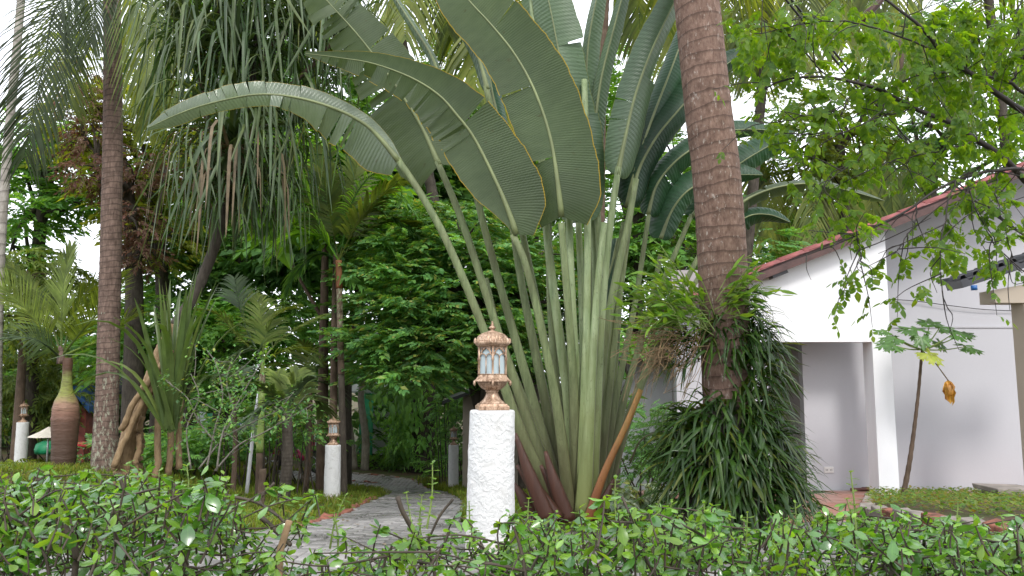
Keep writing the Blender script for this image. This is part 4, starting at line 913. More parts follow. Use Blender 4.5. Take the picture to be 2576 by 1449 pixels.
# ------------------------------------------------------------------ coconut palms
def coconut_right():
    Y=5.5; k=px(1,Y); pts=[P(1845,1330,Y),P(1836,1150,Y),P(1828,950,Y),P(1816,640,Y),P(1800,420,Y),P(1783,290,Y),P(1752,0,Y),P(1722,-250,Y),P(1690,-600,Y)]
    pts[0][2]=float(gz(pts[0][0],Y))-.1
    root=thing('coconut_palm',pts[0],'thick brown ringed coconut trunk with ferns round its foot, in front of the white house','coconut palm','coconut palms')
    b=MB(); n=150; p=spline(pts,n); T=np.linspace(0,1,n); r=k*np.interp(T,[0,.12,.3,.6,1],[66,60,62,59,56])
    ph=T*150/4; saw=1+.010*(1-(ph%1)*2); tube(b,p,r*saw,40)
    # rings slant a little: shear the uv along the girth
    b.build('trunk',M['coco_bark'],root)
    top=spline(pts,10)[-1]
    for i in range(9):
        a=i*.7; d=np.array([math.cos(a),math.sin(a),0]); b=MB(); frond(b,[top,top+d*1.0+[0,0,.8],top+d*2.4+[0,0,.7],top+d*3.6+[0,0,-.5]],n=36,L=.8,w=.02,seed=i); b.build('frond',M['frond_mid'],root,smooth=False)
    # snail / nut stub on the bark
    return root
coconut_right()
def coconut_left():
    Y=12.5; pts=[P(262,1190,Y),P(268,1040,Y),P(272,900,Y),P(280,560,Y),P(284,300,Y),P(283,100,Y),P(281,-60,Y)]; pts[0][2]=float(gz(pts[0][0],Y))-.1
    root=thing('coconut_palm',pts[0],'coconut palm with lichen-spotted ringed trunk behind the prop roots, left of the hanging screwpine leaves','coconut palm','coconut palms')
    b=MB(); k=px(1,Y); ringtrunk(b,pts,[32*k,27*k,26*k,25*k,24*k,22*k,21*k],44,18,amp=.02); 
    b.build('trunk',M['coco_bark_far'],root)
    # crown just above the picture's edge
    F=[([(285,-60,12.4),(210,-40,12.2),(140,20,12.),(112,150,11.8),(80,300,11.7),(60,395,11.7)],'frond_dark',dict(n=84,L=1.05,w=.014,droop=.55,sweep=.8,side=(1,.1,0))),
       ([(285,-80,12.6),(215,-70,12.8),(175,10,13),(165,140,13.1),(175,260,13.1)],'frond_mid',dict(n=70,L=1.0,droop=.5,w=.013,side=(1,.3,0))),
       ([(285,-70,12.3),(330,-80,12.),(372,10,11.8),(392,140,11.7),(396,240,11.7)],'frond_mid',dict(n=46,L=1.0,droop=.7,w=.018,side=(1,.2,0))),
       ([(285,-60,12.9),(330,-20,13.2),(362,110,13.4),(375,240,13.5),(372,340,13.5)],'frond_yellow',dict(n=76,L=.75,droop=.5,w=.014,side=(1,.2,0))),
       ([(280,-80,12.1),(250,-60,11.8),(240,20,11.6),(232,110,11.5)],'frond_dark',dict(n=40,L=.7,droop=.8,w=.013,side=(1,0,0))),
       ([(285,-80,12.6),(400,-140,12.6),(540,-120,12.7),(640,-20,12.8)],'frond_mid',dict(n=46,L=1.0,droop=.6)),
       ([(285,-100,12.8),(340,-250,13.2),(420,-320,13.8)],'frond_mid',dict(n=40,L=.9)),([(285,-100,12.4),(250,-260,12.),(180,-340,11.5)],'frond_mid',dict(n=40,L=.9))]
    for i,(q,m,k_) in enumerate(F): fr_build(root,'frond',m,q,seed=i,**k_)
coconut_left()
def coconut_mid():
    """second palm behind the fan, its fronds fill the top middle"""
    Y=12.; pts=[P(1488,1215,Y),P(1495,900,Y),P(1502,640,Y),P(1506,400,Y),P(1512,160,Y),P(1522,-60,Y),P(1530,-200,Y)]; pts[0][2]=float(gz(pts[0][0],Y))-.1
    root=thing('coconut_palm',pts[0],'dark thin coconut trunk seen between the upright paddle leaves of the fan','coconut palm','coconut palms')
    b=MB(); k=px(1,Y); ringtrunk(b,pts,[24*k,21*k,19*k,18*k,16*k,15*k,14*k],60,14,amp=.05); b.build('trunk',M['brown_bark'],root)
    c=(1528,-190)
    F=[([(1528,-190,12.),(1400,-210,11.8),(1290,-120,11.6),(1225,40,11.5),(1195,230,11.5)],'frond_yellow',1.1),
       ([(1528,-190,12.),(1350,-330,12.),(1150,-280,12.),(1000,-100,12.),(930,40,12.)],'frond_mid',1.2),
       ([(1528,-190,12.2),(1430,-150,12.6),(1330,-10,13.),(1290,170,13.),(1275,300,13.)],'frond_yellow',1.0),
       ([(1528,-190,12.2),(1590,-240,12.3),(1670,-140,12.5),(1705,20,12.6),(1712,200,12.6)],'frond_yellow',1.0),
       ([(1528,-190,12.),(1600,-260,11.6),(1720,-240,11.4),(1860,-90,11.4),(1930,80,11.4)],'frond_yellow',1.1),
       ([(1528,-190,12.4),(1650,-320,12.8),(1830,-280,13.2),(1990,-120,13.5),(2050,60,13.6)],'frond_mid',1.2),
       ([(1528,-190,12.4),(1560,-190,13.),(1600,-60,13.4),(1612,110,13.6)],'frond_mid',.9)]
    for i,(q,m,L) in enumerate(F): fr_build(root,'frond',m,q,seed=20+i,n=60,L=L,w=.024,droop=.75,sweep=.65)
coconut_mid()
def coconut_back(cx,cy,Y,base_u,lab,fr,seed,mats=('frond_yellow','frond_mid'),L=1.1):
    pts=[P(base_u,1150,Y),P((base_u+cx)/2,600,Y),P(cx,cy,Y)]; pts[0][2]=float(gz(pts[0][0],Y))-.1
    root=thing('coconut_palm',pts[0],lab,'coconut palm','coconut palms')
    b=MB(); k=px(1,Y); ringtrunk(b,pts,[17*k,14*k,11*k],50,12,amp=.04); b.build('trunk',M['dark_bark'],root)
    for i,(a,b_,c_) in enumerate(fr):
        fr_build(root,'frond',mats[i%len(mats)],[(cx,cy,Y),(cx+a*.45,cy+b_-40,Y+c_*.4),(cx+a*.85,cy+b_*.6+10,Y+c_*.8),(cx+a,cy+b_+160+abs(a)*.15,Y+c_)],seed=seed+i,n=48,L=L,w=.026,droop=.7,sweep=.7)
coconut_back(960,-160,15.,1262,'coconut palm in the back whose bright fronds hang behind the upper left paddle leaves',[(250,-70,-1),(170,60,.5),(120,-110,0),(-210,-40,0),(-120,40,1),(330,60,0),(60,90,-1),(210,160,1)],40)
coconut_back(1950,-140,15.,1815,'coconut palm in the back right of the thick trunk, seen through the bright leaves',[(-190,20,0),(-130,120,.5),(180,60,0),(240,-30,0),(60,120,-.5),(-60,160,0),(330,60,0)],60)
coconut_back(2080,300,18.,2090,'low coconut palm behind the house roof with yellowing fronds',[(-150,120,0),(-100,200,.5),(120,130,0),(170,80,0),(-40,220,-.5),(-190,70,0),(50,220,0),(230,100,0)],80,L=.9)
coconut_back(2480,-60,17.,2640,'coconut palm beyond the roof at the upper right behind the thin branches',[(-190,60,0),(-130,150,.5),(120,90,0),(-260,0,0),(-60,180,0)],100,mats=('frond_mid','frond_grey'))
# far-left pale slender trunk
def pale_palm():
    Y=14.; pts=[P(-12,1150,Y),P(-4,760,Y),P(8,520,Y),P(30,250,Y),P(48,60,Y),P(60,-120,Y),P(75,-460,Y)]; pts[0][2]=float(gz(pts[0][0],Y))-.1
    root=thing('slender_palm',pts[0],'slender pale grey ringed trunk at the left edge against the white sky','palm tree')
    b=MB(); k=px(1,Y); ringtrunk(b,pts,[15*k,12*k,11*k,10.5*k,9*k,8*k],46,12,amp=.04); b.build('trunk',M['grey_bark'],root)
    for i,(a,b_) in enumerate([(-150,20),(120,-20),(60,-140),(-80,-120),(-30,60)]):
        fr_build(root,'frond','frond_mid',[(75,-460,Y),(75+a*.5,-500+b_*.5,Y+.3*i-.6),(75+a,-430+b_,Y+.6*i-1.2)],seed=i,n=30,L=.7,w=.02)
pale_palm()
# ------------------------------------------------------------------ bottle palm
def bottle_palm():
    Y=13.2; c=P(160,1170,Y); c[2]=float(gz(c[0],Y))-.03; k=px(1,Y); zt_=P(152,905,Y)[2]; H=zt_-c[2]
    root=thing('bottle_palm',c,'bottle palm with swollen banded brown trunk and green neck, at the left behind the hedge','bottle palm')
    def z(v): return P(160,v,Y)[2]-c[2]
    prof=[(25,1185),(28,1160),(29,1120),(31,1080),(32,1055),(30,1025),(25,1005),(17,990),(13,972),(11.5,950),(11,930),(12,915),(10,900)]
    pr=[(r*k,z(v)) for r,v in prof]; hh=np.linspace(max(0,pr[0][1]),pr[-1][1],90); rr=np.interp(hh,[q[1] for q in pr],[q[0] for q in pr]); rr=rr*(1+.010*np.sin(hh*55+3*np.sin(hh*7))+RNG.normal(0,.006,90))
    b=MB(); lathe(b,c,list(zip(rr,hh)),32); 
    V=b.V[0]; V[:,0]-=(V[:,2]-c[2])*.02
    b.UV[0][:,1]=(V[:,2]-c[2])/(pr[-1][1])*2.0; b.build('trunk',M['bottle_trunk'],root)
    o=(154,905)
    b=MB(); tube(b,[P(154,915,Y),P(153,888,Y),P(152,870,Y)],[11*k,8*k,4*k],10,n=8); b.build('crownshaft',M['coco_bark_far'],root)
    F=[([(154,890,Y),(156,790,Y),(162,700,Y+.1),(180,622,Y+.2)],'bottle',(1,.0,0),.66,1.7),
       ([(152,895,Y),(110,830,Y-.3),(50,762,Y-.5),(-20,705,Y-.7),(-80,680,Y-.8)],'bottle',(0.2,1,0.3),.75,.9),
       ([(156,895,Y),(200,840,Y-.1),(258,770,Y-.2),(305,690,Y-.2)],'bottle',(.5,.7,.3),.7,.9),
       ([(157,895,Y),(205,875,Y+.3),(265,852,Y+.6),(330,800,Y+.8),(390,795,Y+.9)],'bottle',(.1,1,.2),.6,.9),
       ([(152,900,Y),(115,868,Y-.5),(70,850,Y-.8),(0,855,Y-1.),(-60,880,Y-1.1)],'frond_grey',(.1,1,.2),.5,.9),
       ([(154,890,Y),(120,790,Y+.4),(78,720,Y+.8),(20,660,Y+1.)],'frond_mid',(.3,1,.2),.6,1.2),
       ([(157,890,Y),(190,780,Y+.5),(235,720,Y+.8),(300,690,Y+1.)],'frond_mid',(.3,1,.2),.6,1.2)]
    for i,(q,m,sd,L,sw) in enumerate(F):
        fr_build(root,'frond',m,q,seed=i+5,n=56,L=L,w=.0125,droop=.18,sweep=sw,side=sd,vee=.35,start=.18)
bottle_palm()
# ------------------------------------------------------------------ screwpine: long hanging strap leaves
def strapT(L=1.,w=.02,up=.6,droop=1.8,bend=.35,seg=9,fold=.35,seed=0):
    """leaf leaving along +X at angle 'up', then bending over and hanging"""
    rg=np.random.default_rng(seed); a=up; p=[np.zeros(3)]; ds=L/seg; yaw=0
    for i in range(seg):
        t=(i+.5)/seg; a2=up-(up+droop)*sstep((t-bend*.4)/(bend+.25)); yaw+=rg.normal(0,.05)
        p.append(p[-1]+ds*np.array([math.cos(a2)*math.cos(yaw),math.cos(a2)*math.sin(yaw),math.sin(a2)]))
    x=np.linspace(0,1,seg+1); return strip(np.array(p),w*np.interp(x,[0,.08,.6,.9,1],[1.2,1.,.85,.45,.05]),[0,1,0],fold,3)
def pandanus():
    Y=10.
    tp=[P(305,1200,Y),P(318,1130,Y-.0),P(345,1040,Y),P(378,960,Y),P(405,885,Y),P(440,820,Y+.1),P(500,720,Y+.3),P(560,560,Y+.4),P(600,400,Y+.4),P(640,180,Y+.4),P(660,-40,Y+.4)]
    tp[0][2]=float(gz(tp[0][0],Y))-.1
    root=thing('screwpine',tp[0],'screwpine with long grey-green hanging strap leaves, leaning trunk and brown prop roots','screwpine')
    k=px(1,Y); b=MB(); ringtrunk(b,tp[:6],[24*k,21*k,20*k,18*k,16*k,15*k],34,12,amp=.035); b.build('trunk',M['root_bark'],root)
    b=MB(); ringtrunk(b,tp[5:],[14.8*k,13*k,11*k,10*k],30,12,amp=.03); b.build('upper_trunk',M['dark_bark'],root)
    br=[([(560,560),(600,440),(590,330)],9),([(600,400),(520,300),(500,110)],8),([(640,180),(700,100),(760,60)],8),([(640,200),(690,250),(740,280)],8),([(660,-40),(650,-80),(640,-100)],9),([(640,150),(560,60),(540,-20)],8),([(690,250),(790,160),(860,70)],7)]
    for q,r in br:
        b=MB(); tube(b,[P(u,v,Y+.4) for u,v in q],[r*k,r*.8*k],8,n=14); b.build('branch',M['brown_bark'],root)
    heads=[(590,345,Y+.1,90,2.05,.9),(545,420,Y-.1,40,1.7,.9),(650,440,Y+.1,36,1.6,.9),(655,-20,Y+.4,44,2.1,.9),(760,50,Y+.2,60,2.1,.9),(735,275,Y+.5,40,1.9,.9),(500,90,Y+.1,52,2.0,.9),(600,120,Y,50,2.1,.9),(860,60,Y+.4,42,1.6,.9),(545,-40,Y+.1,46,2.1,.9),(440,10,Y+.2,30,1.5,.8)]
    T=[strapT(1.,.0115,up,dr,bd,seed=i) for i,(up,dr,bd) in enumerate([(1.0,1.45,.30),(.7,1.5,.24),(.35,1.5,.2),(1.25,1.4,.42),(.0,1.45,.16),(.9,1.1,.5),(.55,1.35,.35)])]
    Rs=[];ts=[];ss=[]
    for (u,v,y,n,L,sp) in heads:
        c=P(u,v,y)
        for i in range(n):
            a=i*2.399; Rs.append(rotz(np.array(a))@rotx(np.array(RNG.normal(0,.2)))); ts.append(c+RNG.normal(0,.03,3)+[0,0,-.25*i/n]); ss.append(L*RNG.uniform(.72,1.12))
    scatter(root,'strap_leaf','strap_leaves',T,M['pand'],np.array(Rs),np.array(ts),np.array(ss),300)
    # dark leaves added behind each head to fill it with shade
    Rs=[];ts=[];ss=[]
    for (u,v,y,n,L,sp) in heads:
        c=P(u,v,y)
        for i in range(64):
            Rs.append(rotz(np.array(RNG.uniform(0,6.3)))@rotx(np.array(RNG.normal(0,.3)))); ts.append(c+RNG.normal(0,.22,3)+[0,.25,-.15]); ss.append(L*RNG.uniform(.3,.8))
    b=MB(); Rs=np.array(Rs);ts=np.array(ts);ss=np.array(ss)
    b.inst(T[2],Rs,ts,ss); tag(b.build('inner_shade_leaves',M['fern'],root),kind='stuff')
    # dry brown hanging leaves under the lowest head
    b=MB(); n=46; pts=np.array([P(RNG.uniform(510,630),RNG.uniform(500,640),Y+RNG.uniform(-.2,.3)) for _ in range(n)])
    b.inst(T[1],rotz(RNG.uniform(0,6.3,n)),pts*[1,1,1]+[0,0,.75],RNG.uniform(1.1,1.9,n)); tag(b.build('dry_leaves',M['dryleaf'],root),kind='stuff')
    # young rosette standing low at the right of the prop roots
    c=P(428,1078,Y-.5); Tn=[strapT(1.,.024,up,dr,bd,fold=.45,seed=40+i) for i,(up,dr,bd) in enumerate([(1.5,-1.25,.9),(1.38,-.9,.9),(1.2,.2,.85),(1.3,1.2,.78),(1.0,.9,.75),(.8,.9,.6)])]
    n=36; Rs=[];ts=[];ss=[]; kt=[]
    b=None; me=[]
    for tm in Tn: bb=MB(); bb.add(tm[0],tm[1],uv=tm[2]); me.append(bb.mesh('young_leaf',M['pand2']))
    base=wloc(root)
    for i in range(n):
        j=[0,0,1,1,0,2,1,3,0,4,1,0,2,1,5,0][i%16]; o=bpy.data.objects.new('young_leaf',me[j]); COL.objects.link(o); o.parent=root
        M_=(rotz(np.array(i*2.399))@rotx(np.array(RNG.normal(0,.08))))*RNG.uniform(1.35,1.95); MM=np.eye(4); MM[:3,:3]=M_; MM[:3,3]=c+RNG.normal(0,.02,3)-base; o.matrix_basis=Matrix(MM.tolist())
    # prop roots
    roots=[([(430,880),(392,935),(350,1000),(305,1085)],7),([(418,900),(380,985),(345,1060),(300,1180)],7),([(378,995),(345,1030),(325,1080),(300,1150),(285,1190)],7.5),([(362,1050),(350,1085),(342,1140),(338,1210)],6.5),([(395,930),(398,1020),(396,1120),(392,1200)],7.5),([(418,905),(424,1000),(424,1110),(420,1190)],8),([(440,880),(452,990),(450,1100),(447,1180)],7),([(345,1035),(352,1120),(350,1180)],8.5),([(410,900),(366,1010),(330,1100),(312,1190)],6)]
    for i,(q,r) in enumerate(roots):
        yy=Y+(-.35+.08*i); pr=spline([P(u,v,yy) for u,v in q],22)+np.cumsum(RNG.normal(0,.007,(22,3)),0); b=MB(); tube(b,pr,np.linspace(r*k,r*1.1*k,22)*(1+RNG.normal(0,.05,22)),9); b.build('prop_root',M['root_bark'],root)
pandanus()
# ------------------------------------------------------------------ small palms in the middle distance
def small_palm(base,top,Y,r,mat_t,fr,lab,seed,bands=None,L=.45,w=.014,matf='bottle',name='young_palm',group='young palms among the shrubs'):
    p0=P(*base,Y); p0[2]=float(gz(p0[0],Y))-.05; p1=P(*top,Y); k=px(1,Y)
    root=thing(name,p0,lab,'small palm',group); b=MB()
    if bands:
        tot=p1-p0; t=0
        for (f,m,rr) in bands:
            b=MB(); tube(b,[p0+tot*t,p0+tot*(t+f)],[rr*k,rr*.92*k],10,n=10); b.build('trunk_section' if m!='twig_green' else 'crownshaft',M[m],root); t+=f
    else: ringtrunk(b,[p0,(p0+p1)/2+[.03,0,0],p1],[r*k*1.15,r*k,r*k*.9],26,10,amp=.04); b.build('trunk',M[mat_t],root)
    for i,q in enumerate(fr):
        fr_build(root,'frond',matf if not isinstance(matf,(list,tuple)) else matf[i%len(matf)],[(*top,Y)]+[(u,v,Y+((i*37)%7-3)*.12*(j+1)/len(q)) for j,(u,v) in enumerate(q)],seed=seed+i,n=26,L=L,w=w,droop=.35,sweep=.8,r=.012,start=.2,vee=.3)
small_palm((652,1180),(661,905),11.,9,None,[[(600,850),(560,800),(520,780)],[(620,830),(600,760),(590,700)],[(668,850),(690,800),(740,770)],[(700,860),(760,820),(810,795)],[(650,880),(610,890),(560,930)],[(700,890),(740,880),(790,900)],[(660,840),(655,780),(640,740)]],'young palm with a smooth yellow-green crownshaft right of the prop roots',200,bands=[(.36,'brown_bark',9),(.42,'twig_green',9.5),(.12,'lichen_bark',8.5),(.10,'twig_green',6)],matf=('bottle','frond_grey','bg_b'),L=.55,w=.016)
small_palm((712,1250),(722,1040),10.,14,'dark_bark',[[(690,1000),(660,975),(620,965)],[(740,1000),(768,965),(790,950)],[(712,990),(700,950),(690,940)],[(760,1010),(790,1005),(810,1030)],[(690,1020),(660,1030),(640,1060)],[(735,990),(745,955),(750,935)]],'squat palm on a black rotten-looking trunk beside the left path post',220,matf=('pand2','frond_grey','bottle'),L=.42,w=.024)
small_palm((590,1130),(588,990),12.,6,'brown_bark',[[(560,960),(530,950),(500,965)],[(610,960),(640,950),(660,965)],[(585,950),(575,925),(560,910)],[(600,950),(615,930),(630,925)]],'thin young palm with grey-green fronds between the steel pipe and the tall ringed palm',240,matf=('pand2','frond_grey'),L=.4)
small_palm((770,1160),(780,960),14.,7,'brown_bark',[[(740,930),(700,920),(670,940)],[(800,920),(830,900),(860,915)],[(775,910),(770,880),(760,860)],[(800,960),(830,970),(850,1000)],[(750,970),(730,1000),(715,1040)]],'brown-stemmed young palm just left of the path lantern',260,matf=('frond_mid','frond_grey'),L=.5)
small_palm((868,1170),(852,655),12.5,9.,None,[[(900,560),(960,490),(1020,440)],[(800,560),(770,480),(740,400)],[(830,540),(815,450),(812,370)],[(900,600),(970,560),(1050,560)],[(810,600),(740,590),(690,640)],[(880,540),(890,450),(905,380)]],'tall slender palm with dark ringed stem and yellow-green upper stem left of the lantern fan',280,bands=[(.52,'dark_bark',9),(.06,'brown_bark',9),(.30,'lichen_bark',8.5),(.12,'stalk_orange',9)],matf=('frond_mid','bg_y','frond_mid'),L=.7,w=.03,name='ringed_palm')
# dark-leaf fishtail palm spreading over the middle: glossy wedge leaflets
def fishtail():
    Y=12.8; p0=P(838,1170,Y); p0[2]=float(gz(p0[0],Y)); root=thing('fishtail_palm',p0,'fishtail palm with ragged dark glossy leaflets and one bright arching frond','fishtail palm')
    b=MB(); tube(b,[p0,P(842,800,Y),P(846,640,Y)],[.07,.06,.05],9,n=16); b.build('trunk',M['brown_bark'],root)
    F=[([(846,640,Y),(900,540,Y-.2),(990,500,Y-.3),(1070,560,Y-.3)],'bg_layer',.36,.07),([(846,640,Y),(890,560,Y),(950,530,Y),(1060,600,Y)],'bg_c',.4,.08),([(846,640,Y),(800,560,Y),(740,540,Y),(680,600,Y)],'bg_c',.4,.08),
       ([(846,640,Y),(880,600,Y),(950,600,Y),(1010,660,Y)],'bg_a',.4,.08),([(846,650,Y),(800,640,Y),(750,680,Y),(720,740,Y)],'bg_c',.4,.08),([(846,650,Y),(880,700,Y-.2),(920,730,Y-.3),(960,790,Y-.3)],'bg_a',.34,.07),([(846,640,Y),(830,540,Y),(790,460,Y),(740,430,Y)],'bg_a',.4,.07),
       ([(860,620,Y-.3),(890,500,Y-.4),(950,432,Y-.5),(1005,470,Y-.5),(1012,510,Y-.5)],'bg_y',.42,.02)]
    for i,(q,m,L,w) in enumerate(F): fr_build(root,'frond',m,q,seed=300+i,n=22 if i<7 else 44,L=L,w=w*.55,droop=.5,sweep=.6,vee=.3)
fishtail()
# ------------------------------------------------------------------ broadleaf trees of the background
def T_(name,label,trunk,r0,r1,bark,blobs,tm,size,mat,group='broadleaf trees behind the garden',**k): return tree(name,label,'tree',group,trunk,r0,r1,bark,blobs,tm,size,mat,**k)
T_('leafy_tree','leafy green tree at the left edge with patches of white sky through it',[(70,1100,19),(90,700,19),(120,420,19)],.22,.12,'dark_bark',
   [(40,370,19,90,80,1.,130),(150,420,19.3,100,70,1.,150),(60,520,18.8,100,70,1.,150),(215,500,19,70,40,1.,70),(180,360,19.5,80,50,1.,80),(20,650,18.6,60,50,1.,70)],SP,.62,'bg_a',seed=1)
T_('leafy_tree','pale olive feathery tree low at the left behind the bottle palm fronds',[(40,1150,17.5),(60,850,17.5),(70,700,17.5)],.12,.06,'brown_bark',
   [(70,680,17.5,100,60,1.,130),(20,790,17.,70,60,1.,100),(160,730,18,70,50,.8,70)],SPD,.55,'bg_b',seed=2)
T_('red_leaf_tree','tree with reddish brown and yellow new leaves behind the left coconut trunk',[(335,1100,16),(338,800,16),(330,560,16),(300,380,16)],.24,.12,'dark_bark',
   [(205,260,15.6,50,50,.5,70),(235,340,15.6,55,40,.5,60),(225,440,15.4,40,50,.5,70),(345,560,15.4,36,60,.5,60),(345,430,15.6,36,45,.5,50),(360,640,15.6,30,40,.5,40),(190,190,15.8,50,40,.6,36),(420,420,15.6,30,30,.4,20)],SPD,.34,'red',seed=3)
T_('yellow_leaf_tree','yellow-green tree mingling with the reddish one behind the left coconut trunk',[(400,1100,17),(410,800,17),(400,560,17)],.22,.12,'dark_bark',
   [(200,330,16.6,90,80,1,110),(330,300,16.8,90,90,1,120),(310,480,16.6,60,80,1,90),(420,420,17,90,110,1.,150),(400,600,17,90,80,1.,130),(250,160,17,70,50,1,60),(430,240,17.5,80,80,1,90)],SP,.5,'yel',seed=4)
T_('shade_tree','dark spreading tree behind the hanging screwpine leaves',[(560,1120,19),(580,800,19),(600,520,19),(640,300,19)],.3,.18,'dark_bark',
   [(500,500,19,110,100,1.4,190),(640,420,19,120,110,1.4,210),(520,300,19.5,110,90,1.2,150),(700,250,19.5,130,90,1.2,190),(640,100,19.5,140,90,1.2,190),(480,680,18.5,110,80,1.2,180),(640,640,18.6,120,90,1.2,210),(820,140,20,120,110,1.2,140),(500,80,20,100,90,1.,110)],SP,.7,'bg_c',seed=5)
T_('shade_tree','dark leafy tree low behind the prop roots and young palms',[(470,1130,17),(480,950,17),(500,820,17)],.2,.1,'dark_bark',
   [(420,820,17,110,80,1.,180),(560,840,17,110,80,1.,190),(680,800,17,110,90,1.,190),(330,880,17.5,90,70,1.,130),(560,950,17.5,120,60,1.,150),(720,920,17.5,90,70,1.,120)],SP,.55,'bg_a',seed=6)
T_('broad_leaf_tree','bright green tree with big light leaves left of the arching fishtail frond',[(812,1150,14.5),(815,800,14.5),(820,560,14.5)],.12,.06,'brown_bark',
   [(790,400,14.3,90,55,.7,66),(860,470,14.2,90,60,.7,66),(745,490,14.4,70,70,.7,60),(850,380,14.4,60,30,.6,30)],SPB,.62,'bg_y',seed=7,tilt=.8)
T_('shade_tree','dark tree filling the gap behind the fishtail palm',[(872,1150,18),(880,860,18),(950,560,18)],.13,.10,'dark_bark',
   [(1010,480,18,110,90,1.2,200),(900,600,18,120,90,1.2,190),(770,640,18,110,80,1.2,150),(1100,380,18.5,100,90,1.2,120),(960,330,18.5,110,80,1.2,110),(1120,560,18,100,90,1.2,160)],SPB,.6,'bg_c',seed=8)
T_('layered_tree','wide layered green tree with flat leafy sprays behind the copper lantern',[(1232,1150,13.6),(1225,940,13.6),(1210,760,13.6)],.16,.09,'dark_bark',
   [(1150,560,13.6,130,34,1.0,170),(1050,620,13.4,130,30,1.0,170),(1210,640,13.3,150,30,1.0,190),(1000,690,13.2,120,30,.9,170),(1150,720,13.2,150,34,.9,200),(1290,700,13.4,110,34,.9,130),(1030,770,13.0,130,34,.9,180),(1200,800,13.,140,34,.9,180),(960,850,13.,90,34,.8,120),(1100,860,12.9,130,36,.9,170),(1260,880,13.1,110,40,.9,140),(1380,620,13.8,110,40,1.,120),(1400,760,13.8,90,50,1.,110),(1020,930,13.,120,36,.8,130),(1000,540,13.8,80,30,.8,80)],SPL,.52,'bg_layer',seed=9,tilt=.35)
T_('layered_tree','dark under-tree whose branches droop behind the layered one',[(1330,1150,15),(1320,940,15),(1300,800,15)],.2,.1,'dark_bark',
   [(1100,680,14.8,180,110,.8,210),(1000,820,14.8,150,90,.8,190),(1200,820,14.8,170,100,.8,220),(1330,880,14.8,120,100,.8,180),(1070,880,14.9,120,60,.8,120),(1400,700,15,130,120,.8,200)],SP,.55,'bg_c',seed=10)
T_('leafy_tree','green tree between the paddle leaves and the thick coconut trunk',[(1610,1150,15),(1600,800,15),(1600,500,15)],.18,.1,'dark_bark',
   [(1590,130,15.5,70,70,.8,66),(1640,260,15.5,80,70,.8,80),(1560,350,15.3,70,60,.8,70),(1650,420,15.2,90,60,.8,90),(1580,520,15,90,60,.8,90),(1660,600,14.8,110,60,.8,120),(1560,650,14.8,90,60,.8,100),(1700,500,15,70,60,.8,60),(1480,300,15.6,70,90,.8,70)],SP,.5,'bg_a',seed=11)
T_('leafy_tree','tree with light leaves right beside the shaded paddle leaves, behind the thick trunk',[(1700,1150,17),(1710,800,17),(1700,600,17)],.18,.1,'dark_bark',
   [(1690,340,17,90,90,.8,80),(1720,560,16.5,110,80,1.,120),(1900,620,17,100,50,.8,60),(1600,200,17.5,100,90,.8,70),(1850,360,17.5,110,80,.8,50)],SP,.5,'bg_layer',seed=12)
T_('shade_tree','dark big-leaved tree above the middle of the fan palm',[(1330,1150,18),(1340,700,18),(1330,300,18)],.22,.12,'dark_bark',
   [(1250,420,18,90,90,.9,80),(1150,300,18.5,90,80,.9,50),(1340,200,19,110,110,.9,80),(1420,480,18,80,120,.9,100),(1200,120,19,100,100,.9,56),(1060,170,19,90,80,.9,46)],SP,.6,'bg_c',seed=13)
T_('roadside_tree','dark dense tree rising behind the house roof at the right',[(2330,1000,20),(2340,600,20),(2340,350,20)],.24,.14,'dark_bark',
   [(2240,420,20,120,60,1.,110),(2330,300,20,120,90,1.,120),(2470,260,20,120,110,1.,130),(2150,500,19.5,100,50,1.,90),(2560,380,20,90,80,1.,90),(2050,590,19,90,30,.8,40),(2250,120,21,110,80,1.,60),(2430,60,21,120,80,1.,66)],SP,.62,'bg_c',seed=14)
T_('roadside_tree','thin crowned tree showing sky behind the upper right branches',[(2160,1000,18),(2130,600,18),(2110,330,18)],.18,.1,'dark_bark',
   [(2100,280,18,110,80,1.,80),(1990,360,18,100,60,1.,66),(2200,200,18.5,90,70,1.,56),(1960,170,18.5,100,80,1.,56),(2060,420,18,110,40,1.,60)],SP,.5,'bg_b',seed=15)
# vine-covered trunk in the dark centre
def vine_tree():
    Y=22.; root=T_('vine_covered_tree','dark trunk wrapped in broad-leaved vines at the centre behind the far lantern',[(1062,1160,Y),(1068,1000,Y),(1080,880,Y)],.34,.30,'dark_bark',[(1090,800,Y,120,80,.8,100),(1170,850,Y,90,60,.8,60)],SP,.5,'bg_c',seed=16)
    b=MB(); n=300; a=RNG.uniform(math.pi*.9,2.1*math.pi,n); h=RNG.uniform(-1.4,1.8,n); c=P(1062,1000,Y); t=c+np.stack([.46*np.cos(a)-.25+RNG.normal(0,.10,n),.4*np.sin(a)-.1,h],1)
    b.inst(leafT(1.,.34,.5,.2,3),rotz(a+RNG.normal(0,.5,n))@roty(RNG.uniform(.7,1.4,n)),t,RNG.uniform(.13,.27,n)); b.build('climbing_leaves',M['bg_a'],root); 
    b=MB(); n=160; t=np.array([P(RNG.uniform(930,1060),RNG.uniform(870,1040),RNG.uniform(17.6,19.6)) for _ in range(n)]); b.inst(leafT(1.,.34,.5,.2,3),rotz(RNG.uniform(3.4,6,n))@roty(RNG.uniform(.7,1.4,n)),t,RNG.uniform(.12,.25,n)); b.build('hanging_leaves',M['bg_c'],root)
vine_tree()
